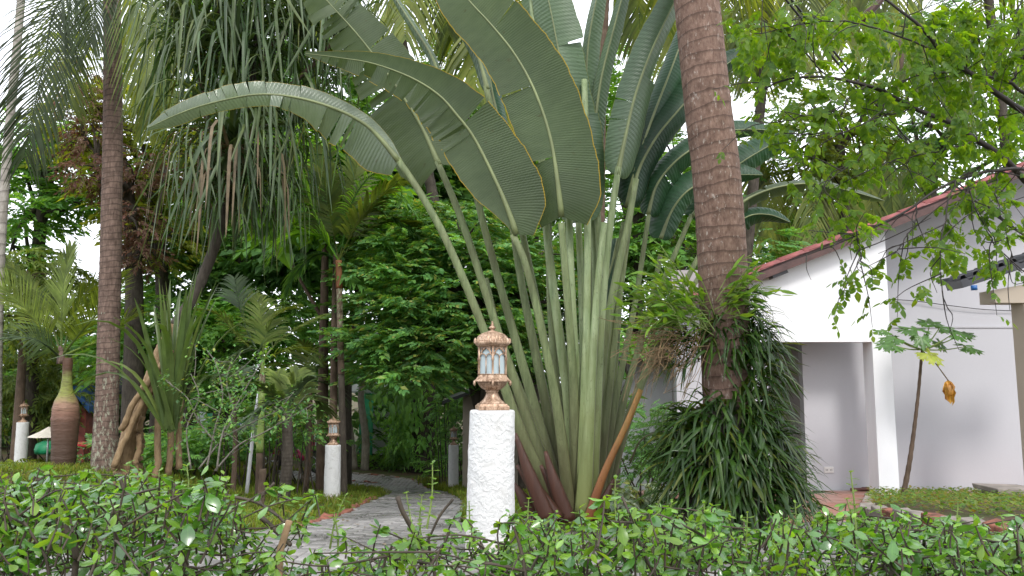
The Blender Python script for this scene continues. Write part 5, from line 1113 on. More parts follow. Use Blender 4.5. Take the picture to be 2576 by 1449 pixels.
# two pale twisted trunks by the path bend
for i,(pts,lab,r) in enumerate([([(892,1160),(882,1090),(872,1030),(878,980),(880,930)],'pale twisted thin trunk just right of the ringed palm stem',.10),([(918,1152),(920,1110),(915,1060),(908,1000),(915,940),(925,880)],'pale kinked trunk beside the green wall piece at the path bend',.12)]):
    Y=22.; p=[P(u,v,Y) for u,v in pts]; p[0][2]=float(gz(p[0][0],Y))-.05; root=thing('pale_trunk_tree',p[0],lab,'tree','pale twisted trees at the path bend')
    b=MB(); tube(b,p,[r,r*.8,r*.6],9,n=24); b.build('trunk',M['pale_bark'],root)
    b=MB(); crown(b,[(pts[-1][0],pts[-1][1]-50,Y,70,60,.6,50)],SP,.4,.5); b.build('crown',M['bg_c'],root,smooth=False)
# tall bamboo-like / drooping shrubs and bushes of the middle ground
def bush(name,label,blobs,tm,size,mat,cat='shrub',group='shrubs in the garden beds',hang=0.,seed=0,stems=6,bark='twig'):
    rg=np.random.default_rng(900+seed); c=P(*blobs[0][:3]); x,y=c[0],blobs[0][2]; z=float(gz(x,y)); root=thing(name,(x,y,z),label,cat,group)
    b=MB()
    for bl in blobs:
        cc=P(*bl[:3])
        for i in range(stems):
            e=cc+rg.normal(size=3)*[px(bl[3],bl[2])*.6,bl[5]*.5,px(bl[4],bl[2])*.5]; s_=np.array([cc[0]+rg.normal(0,.08),bl[2]+rg.normal(0,.08),0]); s_[2]=float(gz(s_[0],s_[1]))-.02
            b=MB(); tube(b,[s_,(s_+e)/2+rg.normal(0,.04,3),e],[.016,.010,.005],5,n=7,caps=False); b.build('stem',M[bark],root)
    b=MB(); crown(b,blobs,tm,size,.7,hang,rg); b.build('foliage',M[mat],root,smooth=False)
bush('drooping_shrub','big olive drooping-leaf shrub behind the far left lantern',[(60,930,19.5,110,70,.8,200),(180,960,20.,60,50,.7,80),(20,1010,19.3,80,60,.7,120),(130,1010,19.6,80,50,.7,100)],SPD,.5,'bg_b',seed=1)
bush('leafy_shrub','shrub of small leaves low behind the lawn, left of the path bend',[(560,1110,15,100,40,.7,110),(660,1090,15.5,90,40,.7,90),(480,1120,14,80,40,.7,70),(760,1100,16,80,40,.7,70)],SP,.35,'bg_a',seed=2)
bush('leafy_shrub','low light-green bushes along the far edge of the path bend',[(950,1166,23,80,26,.6,120),(1030,1160,23.,70,32,.6,100),(880,1166,23,60,24,.6,80),(1100,1168,21.5,40,26,.5,60)],SP,.32,'bg_a',seed=3)
bush('tall_shrub','tall dark shrub with narrow leaves left of the far lantern post',[(1040,1070,22,50,80,.6,110),(1100,1060,22.4,50,80,.4,100),(1020,1120,22.4,40,36,.5,50)],SPD,.45,'bg_a',seed=4,hang=.2)
bush('tall_shrub','dark shrubbery right behind the far lantern post',[(1160,1020,19.5,60,80,.7,80),(1210,1100,19.3,70,90,.7,100),(1130,930,19.6,60,60,.7,60)],SP,.4,'bg_c',seed=5)
bush('dark_shrub','round black-green bush beside the cut orange stalk, in front of the white wall',[(1640,1080,9.5,52,62,.45,120),(1610,1150,9.4,52,50,.45,90),(1668,1150,9.4,44,50,.4,70)],SP,.2,'bg_c',seed=6)
bush('variegated_shrub','low shrub with white-edged leaves at the foot of the fan, left of the fern mound',[(1610,1245,7.2,46,26,.25,70),(1560,1265,7.,34,20,.2,40)],SPB,.16,'varieg',seed=7,stems=3)
bush('leafy_shrub','low green bushes at the foot of the trees behind the left lantern post',[(345,1110,15,80,40,.7,80),(430,1130,14.,70,40,.6,60),(225,1140,16,40,24,.5,26)],SP,.35,'bg_layer',seed=8)
bush('leafy_shrub','small shrubs at the left edge behind the hedge',[(10,1190,11,50,30,.5,40),(95,1215,11.,50,24,.4,30)],SPD,.3,'bg_b',seed=9)
bush('bright_shrub','yellow-green small-leaved shrub between the squat palm and the ringed palm',[(775,1060,13,46,50,.4,60),(700,1010,13.2,40,50,.4,40),(590,1060,13.4,50,40,.4,46),(700,1070,14.5,30,40,.4,24)],SP,.26,'bg_layer',seed=11)
# distant wood closing the view: counts as one mass
def far_wood():
    b=MB(); rg=np.random.default_rng(77); bl=[]
    for i in range(64):
        u=rg.uniform(-500,3000); v=rg.uniform(560 if u>520 else 800,1100); bl.append((u,v,rg.uniform(24,29),rg.uniform(150,240),rg.uniform(90,150),1.6,150))
    for i in range(16):
        u=rg.uniform(420,1300); v=rg.uniform(250,600); bl.append((u,v,rg.uniform(24,27),rg.uniform(110,170),rg.uniform(70,110),1.4,70))
    crown(b,bl,SP,1.05,.6,0,rg); tag(b.build('distant_woods',M['bg_c'],smooth=False),'dense dark wood closing the view behind the garden','woods',kind='stuff')
far_wood()
# thin bare-branched shrub with sparse yellow-green leaves in front of the screwpine
def twiggy():
    Y=8.8; base=P(560,1185,Y); base[2]=float(gz(base[0],Y)); root=thing('sparse_shrub',base,'straggling shrub of bare grey branches with few small yellow-green leaves before the screwpine rosette','shrub')
    B=[[(545,1185),(560,1090),(600,1010),(640,940),(680,880)],[(540,1185),(600,1120),(660,1090),(730,1050),(790,1015)],[(520,1180),(540,1080),(560,1000),(545,920),(520,880)],[(500,1180),(560,1100),(590,1040),(625,985)],[(480,1180),(470,1080),(500,1000),(480,940)],[(560,1100),(640,1060),(700,1030),(740,985)],[(590,1040),(570,960),(585,900)],[(540,1110),(500,1060),(470,1000),(420,960)]]
    b=MB(); tips=[]
    for i,q in enumerate(B):
        pp=[P(u,v,Y+.1*(i-4)) for u,v in q]; tube(b,pp,[.011,.008,.004],6,n=18); s=spline(pp,14); tips+=list(s[5:])
        for j in range(5):
            a=s[4+2*j]; e=a+RNG.normal(size=3)*[.16,.1,.12]+[0,0,.08]; tube(b,[a,(a+e)/2+RNG.normal(0,.01,3),e],[.005,.003],4,n=5,caps=False); tips+=[e,(a+e)/2]
    b.build('branches',M['twig_grey'],root)
    t=np.array(tips); t=np.repeat(t,8,0)+RNG.normal(0,.05,(len(t)*8,3)); n=len(t)
    scatter(root,'leaf','leaves',[leafT(1.,.3,.25,.25,2)],M['bg_layer'],rotz(RNG.uniform(0,6.3,n))@roty(RNG.uniform(-.3,.7,n)),t,RNG.uniform(.04,.065,n),0)
twiggy()
# ------------------------------------------------------------------ ferns and orchids living on the thick coconut trunk
FT=[strapT(1.,.030,up,dr,bd,seg=7,fold=.25,seed=60+i) for i,(up,dr,bd) in enumerate([(.7,1.25,.35),(.4,1.1,.3),(.1,1.0,.2),(-.1,1.2,.2),(1.0,1.1,.5),(.3,.6,.5)])]
def trunkx(v): return np.interp(v,[0,290,640,950,1150,1330],[1752,1783,1816,1828,1836,1845])
def fern(name,label,specs,nparts,seed):
    """specs: (v, radius px at the trunk, n, leaf length m, azimuth range, du)"""
    rg=np.random.default_rng(seed); Y=5.5; c=P(trunkx(specs[0][0]),specs[0][0],Y); root=thing(name,c,label,'fern','ferns growing on the thick coconut trunk')
    Rs=[];ts=[];ss=[]
    for (v,rr,n,L,a0,a1,du) in specs:
        for i in range(n):
            vv=v+rg.normal(0,14); a=rg.uniform(a0,a1); r=px(rr,Y)*rg.uniform(.75,1.05)
            c=P(trunkx(vv)+du,vv,Y)+np.array([r*math.cos(a),r*math.sin(a)*.9,0])
            ts.append(c); Rs.append(rotz(np.array(a+rg.normal(0,.28)))@roty(np.array(rg.normal(0.0,.18)))@rotx(np.array(rg.normal(0,.35)))); ss.append(L*rg.uniform(.65,1.25))
    scatter(root,'fern_leaf','fern_leaves',FT,M['fern'],np.array(Rs),np.array(ts),np.array(ss),nparts)
    return root
PI=math.pi
r_=fern('strap_fern','great shaggy mound of dark strap ferns round the foot of the thick coconut trunk',
     [(1012,60,60,.26,PI,2*PI,0),(1045,78,110,.34,PI*.9,2.1*PI,-12),(1080,94,150,.36,PI*.9,2.1*PI,-16),(1115,104,160,.38,PI*.9,2.1*PI,-16),(1150,112,150,.38,PI*.9,2.1*PI,-10),(1190,116,150,.38,PI*.9,2.1*PI,-4),(1235,120,150,.40,PI*.9,2.1*PI,4),(1275,118,110,.38,PI*.9,2.1*PI,12),(1100,60,60,.4,0,PI,0),(1200,90,60,.4,0,PI,0)],300,1)
b=MB()
c=P(1828,1300,5.5); lathe(b,c,[(px(112,5.5),-.06),(px(112,5.5),.10),(px(104,5.5),.30),(px(90,5.5),.5),(px(74,5.5),.66),(px(60,5.5),.74)],28); b.V[0]+=RNG.normal(0,.012,b.V[0].shape); b.build('root_mass',M['dark_bark'],r_)
fern('strap_fern','dark ferns bristling from the right side of the thick coconut trunk above the mound',
     [(740,58,24,.20,-.9,.5,0),(790,62,46,.26,-1.1,.6,6),(840,66,60,.30,-1.3,.6,14),(890,72,64,.34,-1.5,.6,20),(940,74,60,.34,-1.6,.6,22),(990,70,54,.34,-1.6,.6,20),(1030,66,44,.32,-1.6,.6,16)],260,2)
fern('strap_fern','curtain of hanging ferns on the front of the thick coconut trunk below the orchids',
     [(815,60,46,.22,PI*1.05,PI*1.9,-6),(850,64,60,.26,PI*1.0,PI*1.95,-8),(890,60,40,.28,PI*1.3,PI*1.95,0),(890,60,22,.30,PI*.95,PI*1.25,-24),(850,84,36,.28,PI*.9,PI*1.2,-40),(905,84,20,.30,PI*.9,PI*1.15,-30)],150,3)
def orchid():
    rg=np.random.default_rng(5); Y=5.4; root=thing('bamboo_orchid',P(1770,820,Y),'loose clump of yellow-green orchid shoots leaning left off the thick coconut trunk','orchid')
    stems=MB(); Rs=[];ts=[];ss=[]; dry=MB()
    for i in range(74):
        s=P(rg.uniform(1690,1800),rg.uniform(760,850),Y+rg.uniform(-.28,.1)); L=rg.uniform(.22,.52); a=rg.uniform(PI*.86,PI*1.25) if i<56 else rg.uniform(-.8,.6); el=rg.uniform(-.25,1.25); 
        if i>=56: s=P(rg.uniform(1790,1850),rg.uniform(720,800),Y-.12); L*=.7
        e=s+L*np.array([math.cos(a)*math.cos(el),math.sin(a)*math.cos(el)*.6,math.sin(el)]); m_=(s+e)/2+[0,0,.10*L]; e[2]-=.08*L
        q=spline([s,m_,e],9); tube(stems,q,.0032,5,caps=False)
        for j in range(2,9):
            sd=1 if j%2 else -1; T=nrm(q[min(8,j+1)]-q[j-1]) if j<8 else nrm(q[8]-q[7]); az=math.atan2(T[1],T[0])+sd*rg.uniform(.3,.9); 
            Rs.append(rotz(np.array(az))@roty(np.array(rg.uniform(-.9,.35)-.3*T[2]))@rotx(np.array(rg.normal(0,.5)))); ts.append(q[j]); ss.append(rg.uniform(.07,.135))
    o=stems.build('stems',M['twig_green'],root)
    scatter(root,'orchid_leaf','orchid_leaves',[leafT(1.,.14,.25,.3,4),leafT(1.,.12,.5,.3,4),leafT(1.,.16,.05,.35,3)],M['orchid'],np.array(Rs),np.array(ts),np.array(ss),300)
    for i in range(120):
        s=P(rg.uniform(1640,1790),rg.uniform(820,880),Y+rg.uniform(-.2,.15)); a=rg.uniform(PI*.8,PI*1.3); L=rg.uniform(.15,.45); el=rg.uniform(-1.3,.3)
        e=s+L*np.array([math.cos(a)*math.cos(el),math.sin(a)*.4,math.sin(el)]); tube(dry,[s,(s+e)/2+rg.normal(0,.03,3),e],.002,4,n=6,caps=False)
    for i in range(90):
        c=P(1660,895,Y); s=c+rg.normal(0,.07,3)*[1.3,.8,.8]; e=s+rg.normal(0,.07,3); tube(dry,[s,(s+e)/2+rg.normal(0,.02,3),e],.0022,4,n=5,caps=False)
    tag(dry.build('dry_roots',M['dry'],root),kind='stuff')
orchid()
# ------------------------------------------------------------------ papaya
def papaya():
    Y=9.9; k=px(1,Y); c=P(2268,1236,Y); c[2]=float(gz(c[0],Y))+.05; root=thing('papaya_plant',c,'thin papaya plant with lobed leaves and one dead yellow leaf by the white column','papaya')
    b=MB(); pts=[c,P(2290,1150,Y),P(2308,1010,Y),P(2318,900,Y),P(2322,868,Y)]; n=60; p=spline(pts,n); r=np.interp(np.linspace(0,1,n),[0,.5,1],[7*k,4.5*k,3.2*k])*(1+.05*np.sign(np.sin(np.arange(n)*1.6))); tube(b,p,r,10); b.build('stem',M['brown_bark'],root)
    def lobed(seed=0,fold=.0,n=7):
        rg=np.random.default_rng(seed); mb=[]
        for i in range(n):
            a=(i-(n-1)/2)*(4.9/n)+rg.normal(0,.04); L=1.0-.10*abs(i-(n-1)/2)
            x=np.linspace(0,1,8); wv=np.array([.05,.10,.085,.17,.09,.15,.07,.005])*L*1.1
            pt=np.stack([x*L*math.cos(a),x*L*math.sin(a),-.12*x**2*L+.02*rg.normal()],1)
            mb.append(strip(pt,wv,[-math.sin(a),math.cos(a),0],.18+fold,3))
            for sd in (-1,1):
                for t0,l2 in ((.36,.34),(.62,.26)):
                    a2=a+sd*.75; o=np.array([t0*L*math.cos(a),t0*L*math.sin(a),-.22*t0**2*L]); x2=np.linspace(0,1,4); q=o+np.stack([x2*l2*math.cos(a2),x2*l2*math.sin(a2),-.10*x2],1); mb.append(strip(q,np.array([.07,.075,.05,.004]),[-math.sin(a2),math.cos(a2),0],.2,3))
        return merge_t(mb)
    # (leaf centre u, v), depth, size, azimuth, mat
    top=P(2320,880,Y)
    Ls=[(2305,830,-.15,.34,2.0,'papaya',.05),(2365,822,-.05,.34,.4,'papaya',.12),(2400,838,-.2,.34,.1,'papaya',.1),(2250,850,-.1,.28,3.1,'papaya',.25),(2245,868,-.3,.30,3.3,'papaya',.0),(2430,872,-.1,.30,-.1,'papaya',.15),(2318,850,-.2,.22,4.6,'papaya',.9),(2362,862,.15,.2,5.4,'papaya',.8),(2340,812,.2,.28,1.2,'papaya',-.05),(2334,890,-.25,.29,5.3,'papaya_pale',.35),(2228,833,.2,.2,3.0,'papaya',.1),(2425,838,.2,.22,.3,'papaya',.0)]
    for i,(u,v,d,s,a,m,ti) in enumerate(Ls):
        e=P(u,v,Y+d); b=MB(); tube(b,[top,(top+e)/2+[0,0,-.02],e],[.011,.008,.006],6,n=8); so=b.build('leaf_stalk',M['twig_green'],root)
        b=MB(); tm=lobed(i,.1); V=tm[0]*s*.82@(rotx(np.array(.42))@rotz(np.array(a))@roty(np.array(ti*.8))).T+e; b.add(V,tm[1],uv=tm[2]); b.build('leaf',M[m],so)
    e=P(2386,958,Y-.2); b=MB(); tube(b,[P(2336,892,Y-.1),P(2362,925,Y-.2),e],.007,6,n=8); so=b.build('leaf_stalk',M['dryleaf'],root)
    b=MB()
    for i in range(7):
        a=i*.9; x=np.linspace(0,1,7); L=.30*(1-.08*i); q=e+np.stack([.045*np.cos(a)*np.sin(x*2.6),.045*np.sin(a)*np.sin(x*2.6),-x*L],1)+RNG.normal(0,.004,(7,3)); V,Q,uv=strip(q,np.array([.012,.035,.03,.04,.022,.028,.002]),[math.sin(a),-math.cos(a),.1],.4,3); b.add(V,Q,uv=uv)
    o=b.build('dead_leaf',M['papaya_dead'],so); o['label']='dead curled yellow-brown leaf'
papaya()
# ------------------------------------------------------------------ the tree reaching in from the right
def star_tree():
    rg=np.random.default_rng(9); base=np.array([5.2,4.2,0.]); root=thing('carambola_tree',base,'tree with dark thin branches and bright yellow-green pinnate leaves reaching in from the upper right','tree')
    def q(u,v,Y): return P(u,v,Y)
    tr=MB(); fork=np.array([4.1,4.3,2.05]); tube(tr,[base,[4.9,4.25,.8],[4.6,4.3,1.5],fork,[3.9,4.35,2.8],[3.8,4.4,3.6]],[.11,.095,.085,.07,.055,.04],12,n=26); tr.build('trunk',M['dark_bark'],root)
    B=[([(2700,370,4.3),(2576,282,4.1),(2484,220,4.),(2384,145,3.95),(2324,78,3.9),(2259,20,3.9),(2180,-40,3.9)],.030),
       ([(2760,560,4.3),(2620,490,4.2),(2534,402,4.1),(2459,350,4.05),(2384,305,4.),(2309,275,4.),(2234,240,3.95),(2174,215,3.9),(2094,202,3.9),(1984,210,3.9),(1925,235,3.9)],.030),
       ([(2700,300,4.4),(2576,236,4.3),(2534,208,4.3),(2459,187,4.3),(2404,180,4.3),(2324,190,4.3),(2259,220,4.3),(2135,310,4.3)],.017),
       ([(2720,440,4.2),(2559,422,4.),(2434,440,3.9),(2359,470,3.8),(2284,524,3.8),(2159,584,3.8),(2010,644,3.8)],.016),
       ([(2404,452,3.85),(2380,520,3.75),(2368,610,3.7),(2365,700,3.7),(2372,760,3.7),(2392,800,3.7)],.006),
       ([(2534,402,4.1),(2510,480,3.9),(2535,570,3.8),(2560,640,3.8)],.006),
       ([(2300,515,3.8),(2300,560,3.8),(2262,610,3.75),(2240,640,3.7)],.005),
       ([(2094,202,3.9),(2040,160,3.9),(1980,110,3.85),(1900,60,3.8)],.006),
       ([(2384,145,3.95),(2300,100,3.9),(2180,60,3.85),(2100,55,3.8),(2000,70,3.8),(1900,90,3.75)],.008),
       ([(2234,240,3.95),(2180,330,3.9),(2120,400,3.85),(2020,450,3.85)],.006),
       ([(2459,350,4.05),(2380,380,4.),(2280,400,4.),(2200,430,3.95)],.007),
       ([(2576,150,4.2),(2560,60,4.2),(2590,-40,4.2)],.012),([(2484,220,4.),(2470,120,4.),(2420,20,4.)],.008),([(2534,208,4.3),(2576,130,4.3),(2600,60,4.3)],.010),
       ([(2309,275,4.),(2210,300,3.9),(2110,340,3.9),(2000,345,3.9)],.006),([(2159,584,3.8),(2156,640,3.8),(2154,710,3.8)],.004),([(2434,440,3.9),(2460,520,3.8),(2500,600,3.75),(2576,690,3.7)],.005),
       ([(2174,215,3.9),(2120,270,3.85),(2060,290,3.8),(1960,310,3.8)],.005)]
    Lv=[]; 
    def addleaves(s,n0,dens):
        for j in range(n0,len(s)):
            for _ in range(dens): Lv.append((s[j]+rg.normal(0,.02,3)))
    br=MB()
    for i,(pts,r) in enumerate(B):
        pp=[q(*t) for t in pts]; r*=.72; n=30; s=spline(pp,n)+np.cumsum(rg.normal(0,.0035,(n,3)),0); b=MB(); tube(b,s,np.linspace(r,max(.0022,r*.22),n),8); b.build('branch',M['twig_dark'],root)
        # side twigs
        for j in range(4,n,2 if r>.007 else 3):
            u,v=0,0; L=rg.uniform(.12,.42); T=nrm(s[min(j+1,n-1)]-s[j-1]); d=nrm(T*rg.uniform(.1,.9)+rg.normal(0,.7,3)*[1,.6,1]+[0,0,-.15]); e=s[j]+d*L; m_=(s[j]+e)/2+rg.normal(0,.03,3)+[0,0,.02]
            t=spline([s[j],m_,e],8); tube(br,t,np.linspace(.0032,.0013,8),4,caps=False)
            if rg.random()<.7:
                for k in (3,5,7): Lv.append(t[k])
    br.build('twigs',M['twig_dark'],root)
    # fill the canopy: extra leaf points in the areas the photo shows full
    for (u,v,ru,rv,n) in [(2470,90,150,90,170),(2270,90,120,70,110),(2080,60,120,60,60),(1930,130,90,60,50),(2330,210,150,70,120),(2120,260,130,60,80),(1990,330,80,60,40),(2500,330,100,60,60),(2300,400,150,60,80),(2480,480,80,40,26),(2330,690,60,60,14),(2380,590,90,40,22),(2540,560,50,40,16),(2520,650,50,40,12),(2140,560,90,30,22),(1880,80,50,50,30),(2060,440,80,50,22)]:
        for _ in range(n): Lv.append(q(u+rg.uniform(-1,1)*ru,v+rg.uniform(-1,1)*rv*.9,rg.uniform(3.7,4.6)))
    def pinn(seed,n=9):
        r2=np.random.default_rng(seed); out=[]; L=.55
        for i in range(n):
            t=(i//2+1)/((n+1)//2); sd=0 if i==n-1 else (1 if i%2 else -1); s=.30*(1.1 if sd==0 else r2.uniform(.85,1.1))*(.75+.3*t)
            tm=leafT(s,.30,.25,.2,3); a=sd*r2.uniform(1.0,1.3); M_=rotz(np.array(a))@roty(np.array(r2.uniform(.1,.5)))@rotx(np.array(sd*.25))
            out.append(xform(tm,M_,[t*L,0,-.22*t*t*L]))
        out.append(strip(np.array([[0,0,0],[.5*L,0,-.05*L],[L,0,-.22*L]]),np.array([.006,.005,.004]),[0,1,0],0,2)); return merge_t(out)
    t=np.array(Lv); n=len(t); az=rg.uniform(0,2*PI,n); 
    scatter(root,'leaf','leaves',[pinn(1,9),pinn(2,7),pinn(3,11),pinn(4,5)],M['star'],rotz(az)@roty(rg.uniform(-.1,1.0,n))@rotx(rg.normal(0,.3,n)),t,rg.uniform(.095,.165,n),300,pref=rg.random(n))
star_tree()
# ------------------------------------------------------------------ hedge in front
def hedge():
    rg=np.random.default_rng(21)
    OB=[leafT(1.,.30,.18,.22,4,'obov'),leafT(1.,.34,.35,.15,4,'obov'),leafT(1.,.27,.05,.32,4,'obov'),leafT(1.,.32,.5,.25,4,'obov')]
    def top(u): return np.interp(u,[-300,60,200,300,480,570,600,640,700,760,830,900,960,1010,1060,1120,1150,1180,1240,1290,1360,1440,1540,1640,1740,1840,1940,2040,2140,2240,2340,2440,2576,2900],
                              [1185,1190,1210,1192,1190,1200,1240,1345,1385,1390,1380,1395,1370,1330,1310,1320,1340,1372,1380,1300,1298,1305,1275,1290,1275,1284,1305,1318,1290,1280,1305,1325,1335,1345])+14*np.sin(u*.031)+9*np.sin(u*.083+1)
    root=thing('hedge',(0,2.2,0),'clipped garden hedge of glossy wet leaves on dark stems across the foreground','hedge')
    st=MB(); new=[]; Rs=[];ts=[];ss=[]; shoots=MB(); NR=[];NT_=[];NS=[]
    def pair(p,T,size,newl=False,n=2):
        for sd in range(n):
            a=rg.uniform(0,2*PI); R_=rotz(np.array(a))@roty(np.array(rg.uniform(-.55,.55)))@rotx(np.array(rg.normal(0,.45)))
            if newl: NR.append(R_);NT_.append(p);NS.append(size*rg.uniform(.6,1.05))
            else: Rs.append(R_);ts.append(p);ss.append(size*rg.uniform(.55,1.25))
    def cluster(p,hi):
        m=rg.integers(4,8); a0=rg.uniform(0,6.3); newl=rg.random()<(.5 if hi else .16); tw=MB
        ax=rotx(np.array(rg.normal(0,.35)))@roty(np.array(rg.normal(0,.35))); d=ax@np.array([0,0,1.]); tube(st,[p-d*.07+rg.normal(0,.012,3),p-d*.03,p+d*.01],[.0028,.0022,.0015],5,caps=False)
        for q in range(m):
            el=rg.uniform(-.15,.45) if q<m-2 else -rg.uniform(.5,1.0); R_=ax@rotz(np.array(a0+q*2.4))@roty(np.array(el)); pos=p+d*(.012*(q-m*.7)); sz=rg.uniform(.026,.052)*rg.choice([.85,1,1.1])*(1 if q<m-2 else .6)
            if newl: NR.append(R_);NT_.append(pos);NS.append(sz*.85)
            else: Rs.append(R_);ts.append(pos);ss.append(sz)
    us=np.r_[rg.uniform(-280,600,34),rg.uniform(600,960,3),rg.uniform(960,1150,6),rg.uniform(1150,1290,3),rg.uniform(1290,2800,48)]
    for i,u in enumerate(us):
        Y=rg.uniform(1.75,2.75); vt=top(u)+rg.uniform(-14,50)+(2.75-Y)*14; tip=P(u,vt,Y); foot=np.array([tip[0]+rg.normal(0,.12),Y+rg.normal(0,.1),-.03]); m_=foot*.45+tip*.55+rg.normal(0,.05,3)
        r=rg.uniform(.004,.010); s=spline([foot,m_,tip],24)+np.cumsum(rg.normal(0,.0035,(24,3)),0); tube(st,s,np.linspace(r,r*.35,24),6,caps=False)
        nb=rg.integers(5,9) if not(620<u<940) else rg.integers(2,5)
        for b_ in range(nb):
            j=rg.integers(9,23); L=rg.uniform(.10,.34); d=nrm(rg.normal(0,1,3)*[1.3,.8,.45]+[0,0,.35]); e=s[j]+d*L
            lim=P(u,top(u)-6,e[1])[2]; e[2]=min(e[2],lim-rg.uniform(0,.04)); t=spline([s[j],(s[j]+e)/2+rg.normal(0,.018,3),e],9); tube(st,t,np.linspace(.0032,.0014,9),5,caps=False)
            dens=1.0 if not (600<u<950) else .42
            for k in (2,4,6,7,8):
                if rg.random()<dens*.8: pair(t[k],None,.034+.006*rg.random(),n=2)
            if rg.random()<dens: cluster(e,True)
            if rg.random()<.8*dens: pair(e,None,.027,True,5)
        for k in range(13,24):
            if not(600<u<950) or rg.random()<.3: pair(s[k],None,.034,n=2)
    # upright new shoots
    SH=[(1088,1165,1290,14),(1062,1245,1330,0),(1022,1240,1330,-22),(870,1245,1340,40),(840,1290,1360,-10),(1548,1205,1290,-4),(1690,1258,1330,4),(2140,1188,1300,-14),(2130,1255,1330,-8),(2000,1265,1350,8),(2215,1270,1330,6),(2410,1262,1340,-6),(120,1195,1260,8),(330,1160,1230,-10),(470,1172,1240,10),(1770,1265,1340,-6),(1880,1290,1360,6),(2520,1300,1390,6),(400,1185,1250,0),(230,1180,1250,6),(1330,1255,1310,8),(1180,1262,1330,-18)]
    for (u,v0,v1,du) in SH:
        Y=rg.uniform(2.1,2.5); a=P(u-du,v1+40,Y); e=P(u,v0,Y); s=spline([a,(a+e)/2+[rg.normal(0,.006),0,0],e],10); shoots=MB(); tube(shoots,s,np.linspace(.0034,.0016,10),5,caps=False)
        shoots.build('new_shoot',M['twig_green'],root)
        for k in range(2,10):
            for sd in (0,PI):
                az=sd+k*1.2; NR.append(rotz(np.array(az))@roty(np.array(-rg.uniform(.1,.7)))); NT_.append(s[k]); NS.append(.028*rg.uniform(.6,1.1)*(1.1-.04*k))
    # fill the body of the hedge
    for _ in range(1080):
        u=rg.uniform(-300,2850)
        if 600<u<960 and rg.random()<.80: continue
        if 960<u<1290 and rg.random()<.66: continue
        Y=rg.uniform(1.7,2.7); v=top(u)+16+abs(rg.normal(0,1))*95
        if v>1500: v=rg.uniform(top(u)+20,1500)
        # openings where the paving shows through
        g=0.0
        for (gu,gv,gr,gh,gp) in [(330,1375,210,26,.75),(560,1400,80,40,.85),(140,1440,150,24,.7),(2110,1372,120,26,.8),(2330,1392,120,20,.7),(1330,1345,60,14,.7),(1530,1350,60,14,.7),(1160,1380,60,20,.5)]:
            if abs(u-gu)<gr and abs(v-gv)<gh: g=max(g,gp)
        if rg.random()<g: continue
        cluster(P(u,v,Y),v-top(u)<70)
    st.build('stems',M['twig'],root)
    n=len(ts); print('hedge leaves',n,len(NT_))
    scatter(root,'leaf','leaves',OB,M['hedge'],np.array(Rs),np.array(ts),np.array(ss)*.94,230)
    scatter(root,'young_leaf','young_leaves',OB,M['hedge_new'],np.array(NR),np.array(NT_),np.array(NS)*1.0,150)
    # thick old pruned stubs in the thin stretch
    b=MB()
    for pts,r in [([(700,1500,2.0),(703,1400,2.0),(712,1362,2.0),(728,1310,2.0)],.011),([(655,1300,2.3),(705,1345,2.3),(730,1370,2.2)],.008),([(560,1245,2.4),(640,1262,2.4),(690,1290,2.35),(735,1335,2.3),(740,1330,2.3)],.005),([(690,1215,2.4),(655,1260,2.4),(700,1300,2.3)],.004),([(1000,1249,2.2),(1012,1285,2.2),(1045,1350,2.2),(1060,1420,2.1)],.007),([(1140,1255,2.2),(1105,1300,2.2),(1075,1365,2.2)],.004),([(300,1190,2.1),(312,1230,2.1),(345,1265,2.1)],.005),([(440,1215,2.1),(452,1290,2.1),(470,1340,2.1)],.006),([(160,1320,1.9),(190,1385,1.9),(185,1470,1.9)],.009)]:
        b=MB(); tube(b,[P(*t) for t in pts],[r,r*.75],7,n=18); b.build('pruned_branch',M['dry' if r>.0105 else 'twig'],root)
hedge()
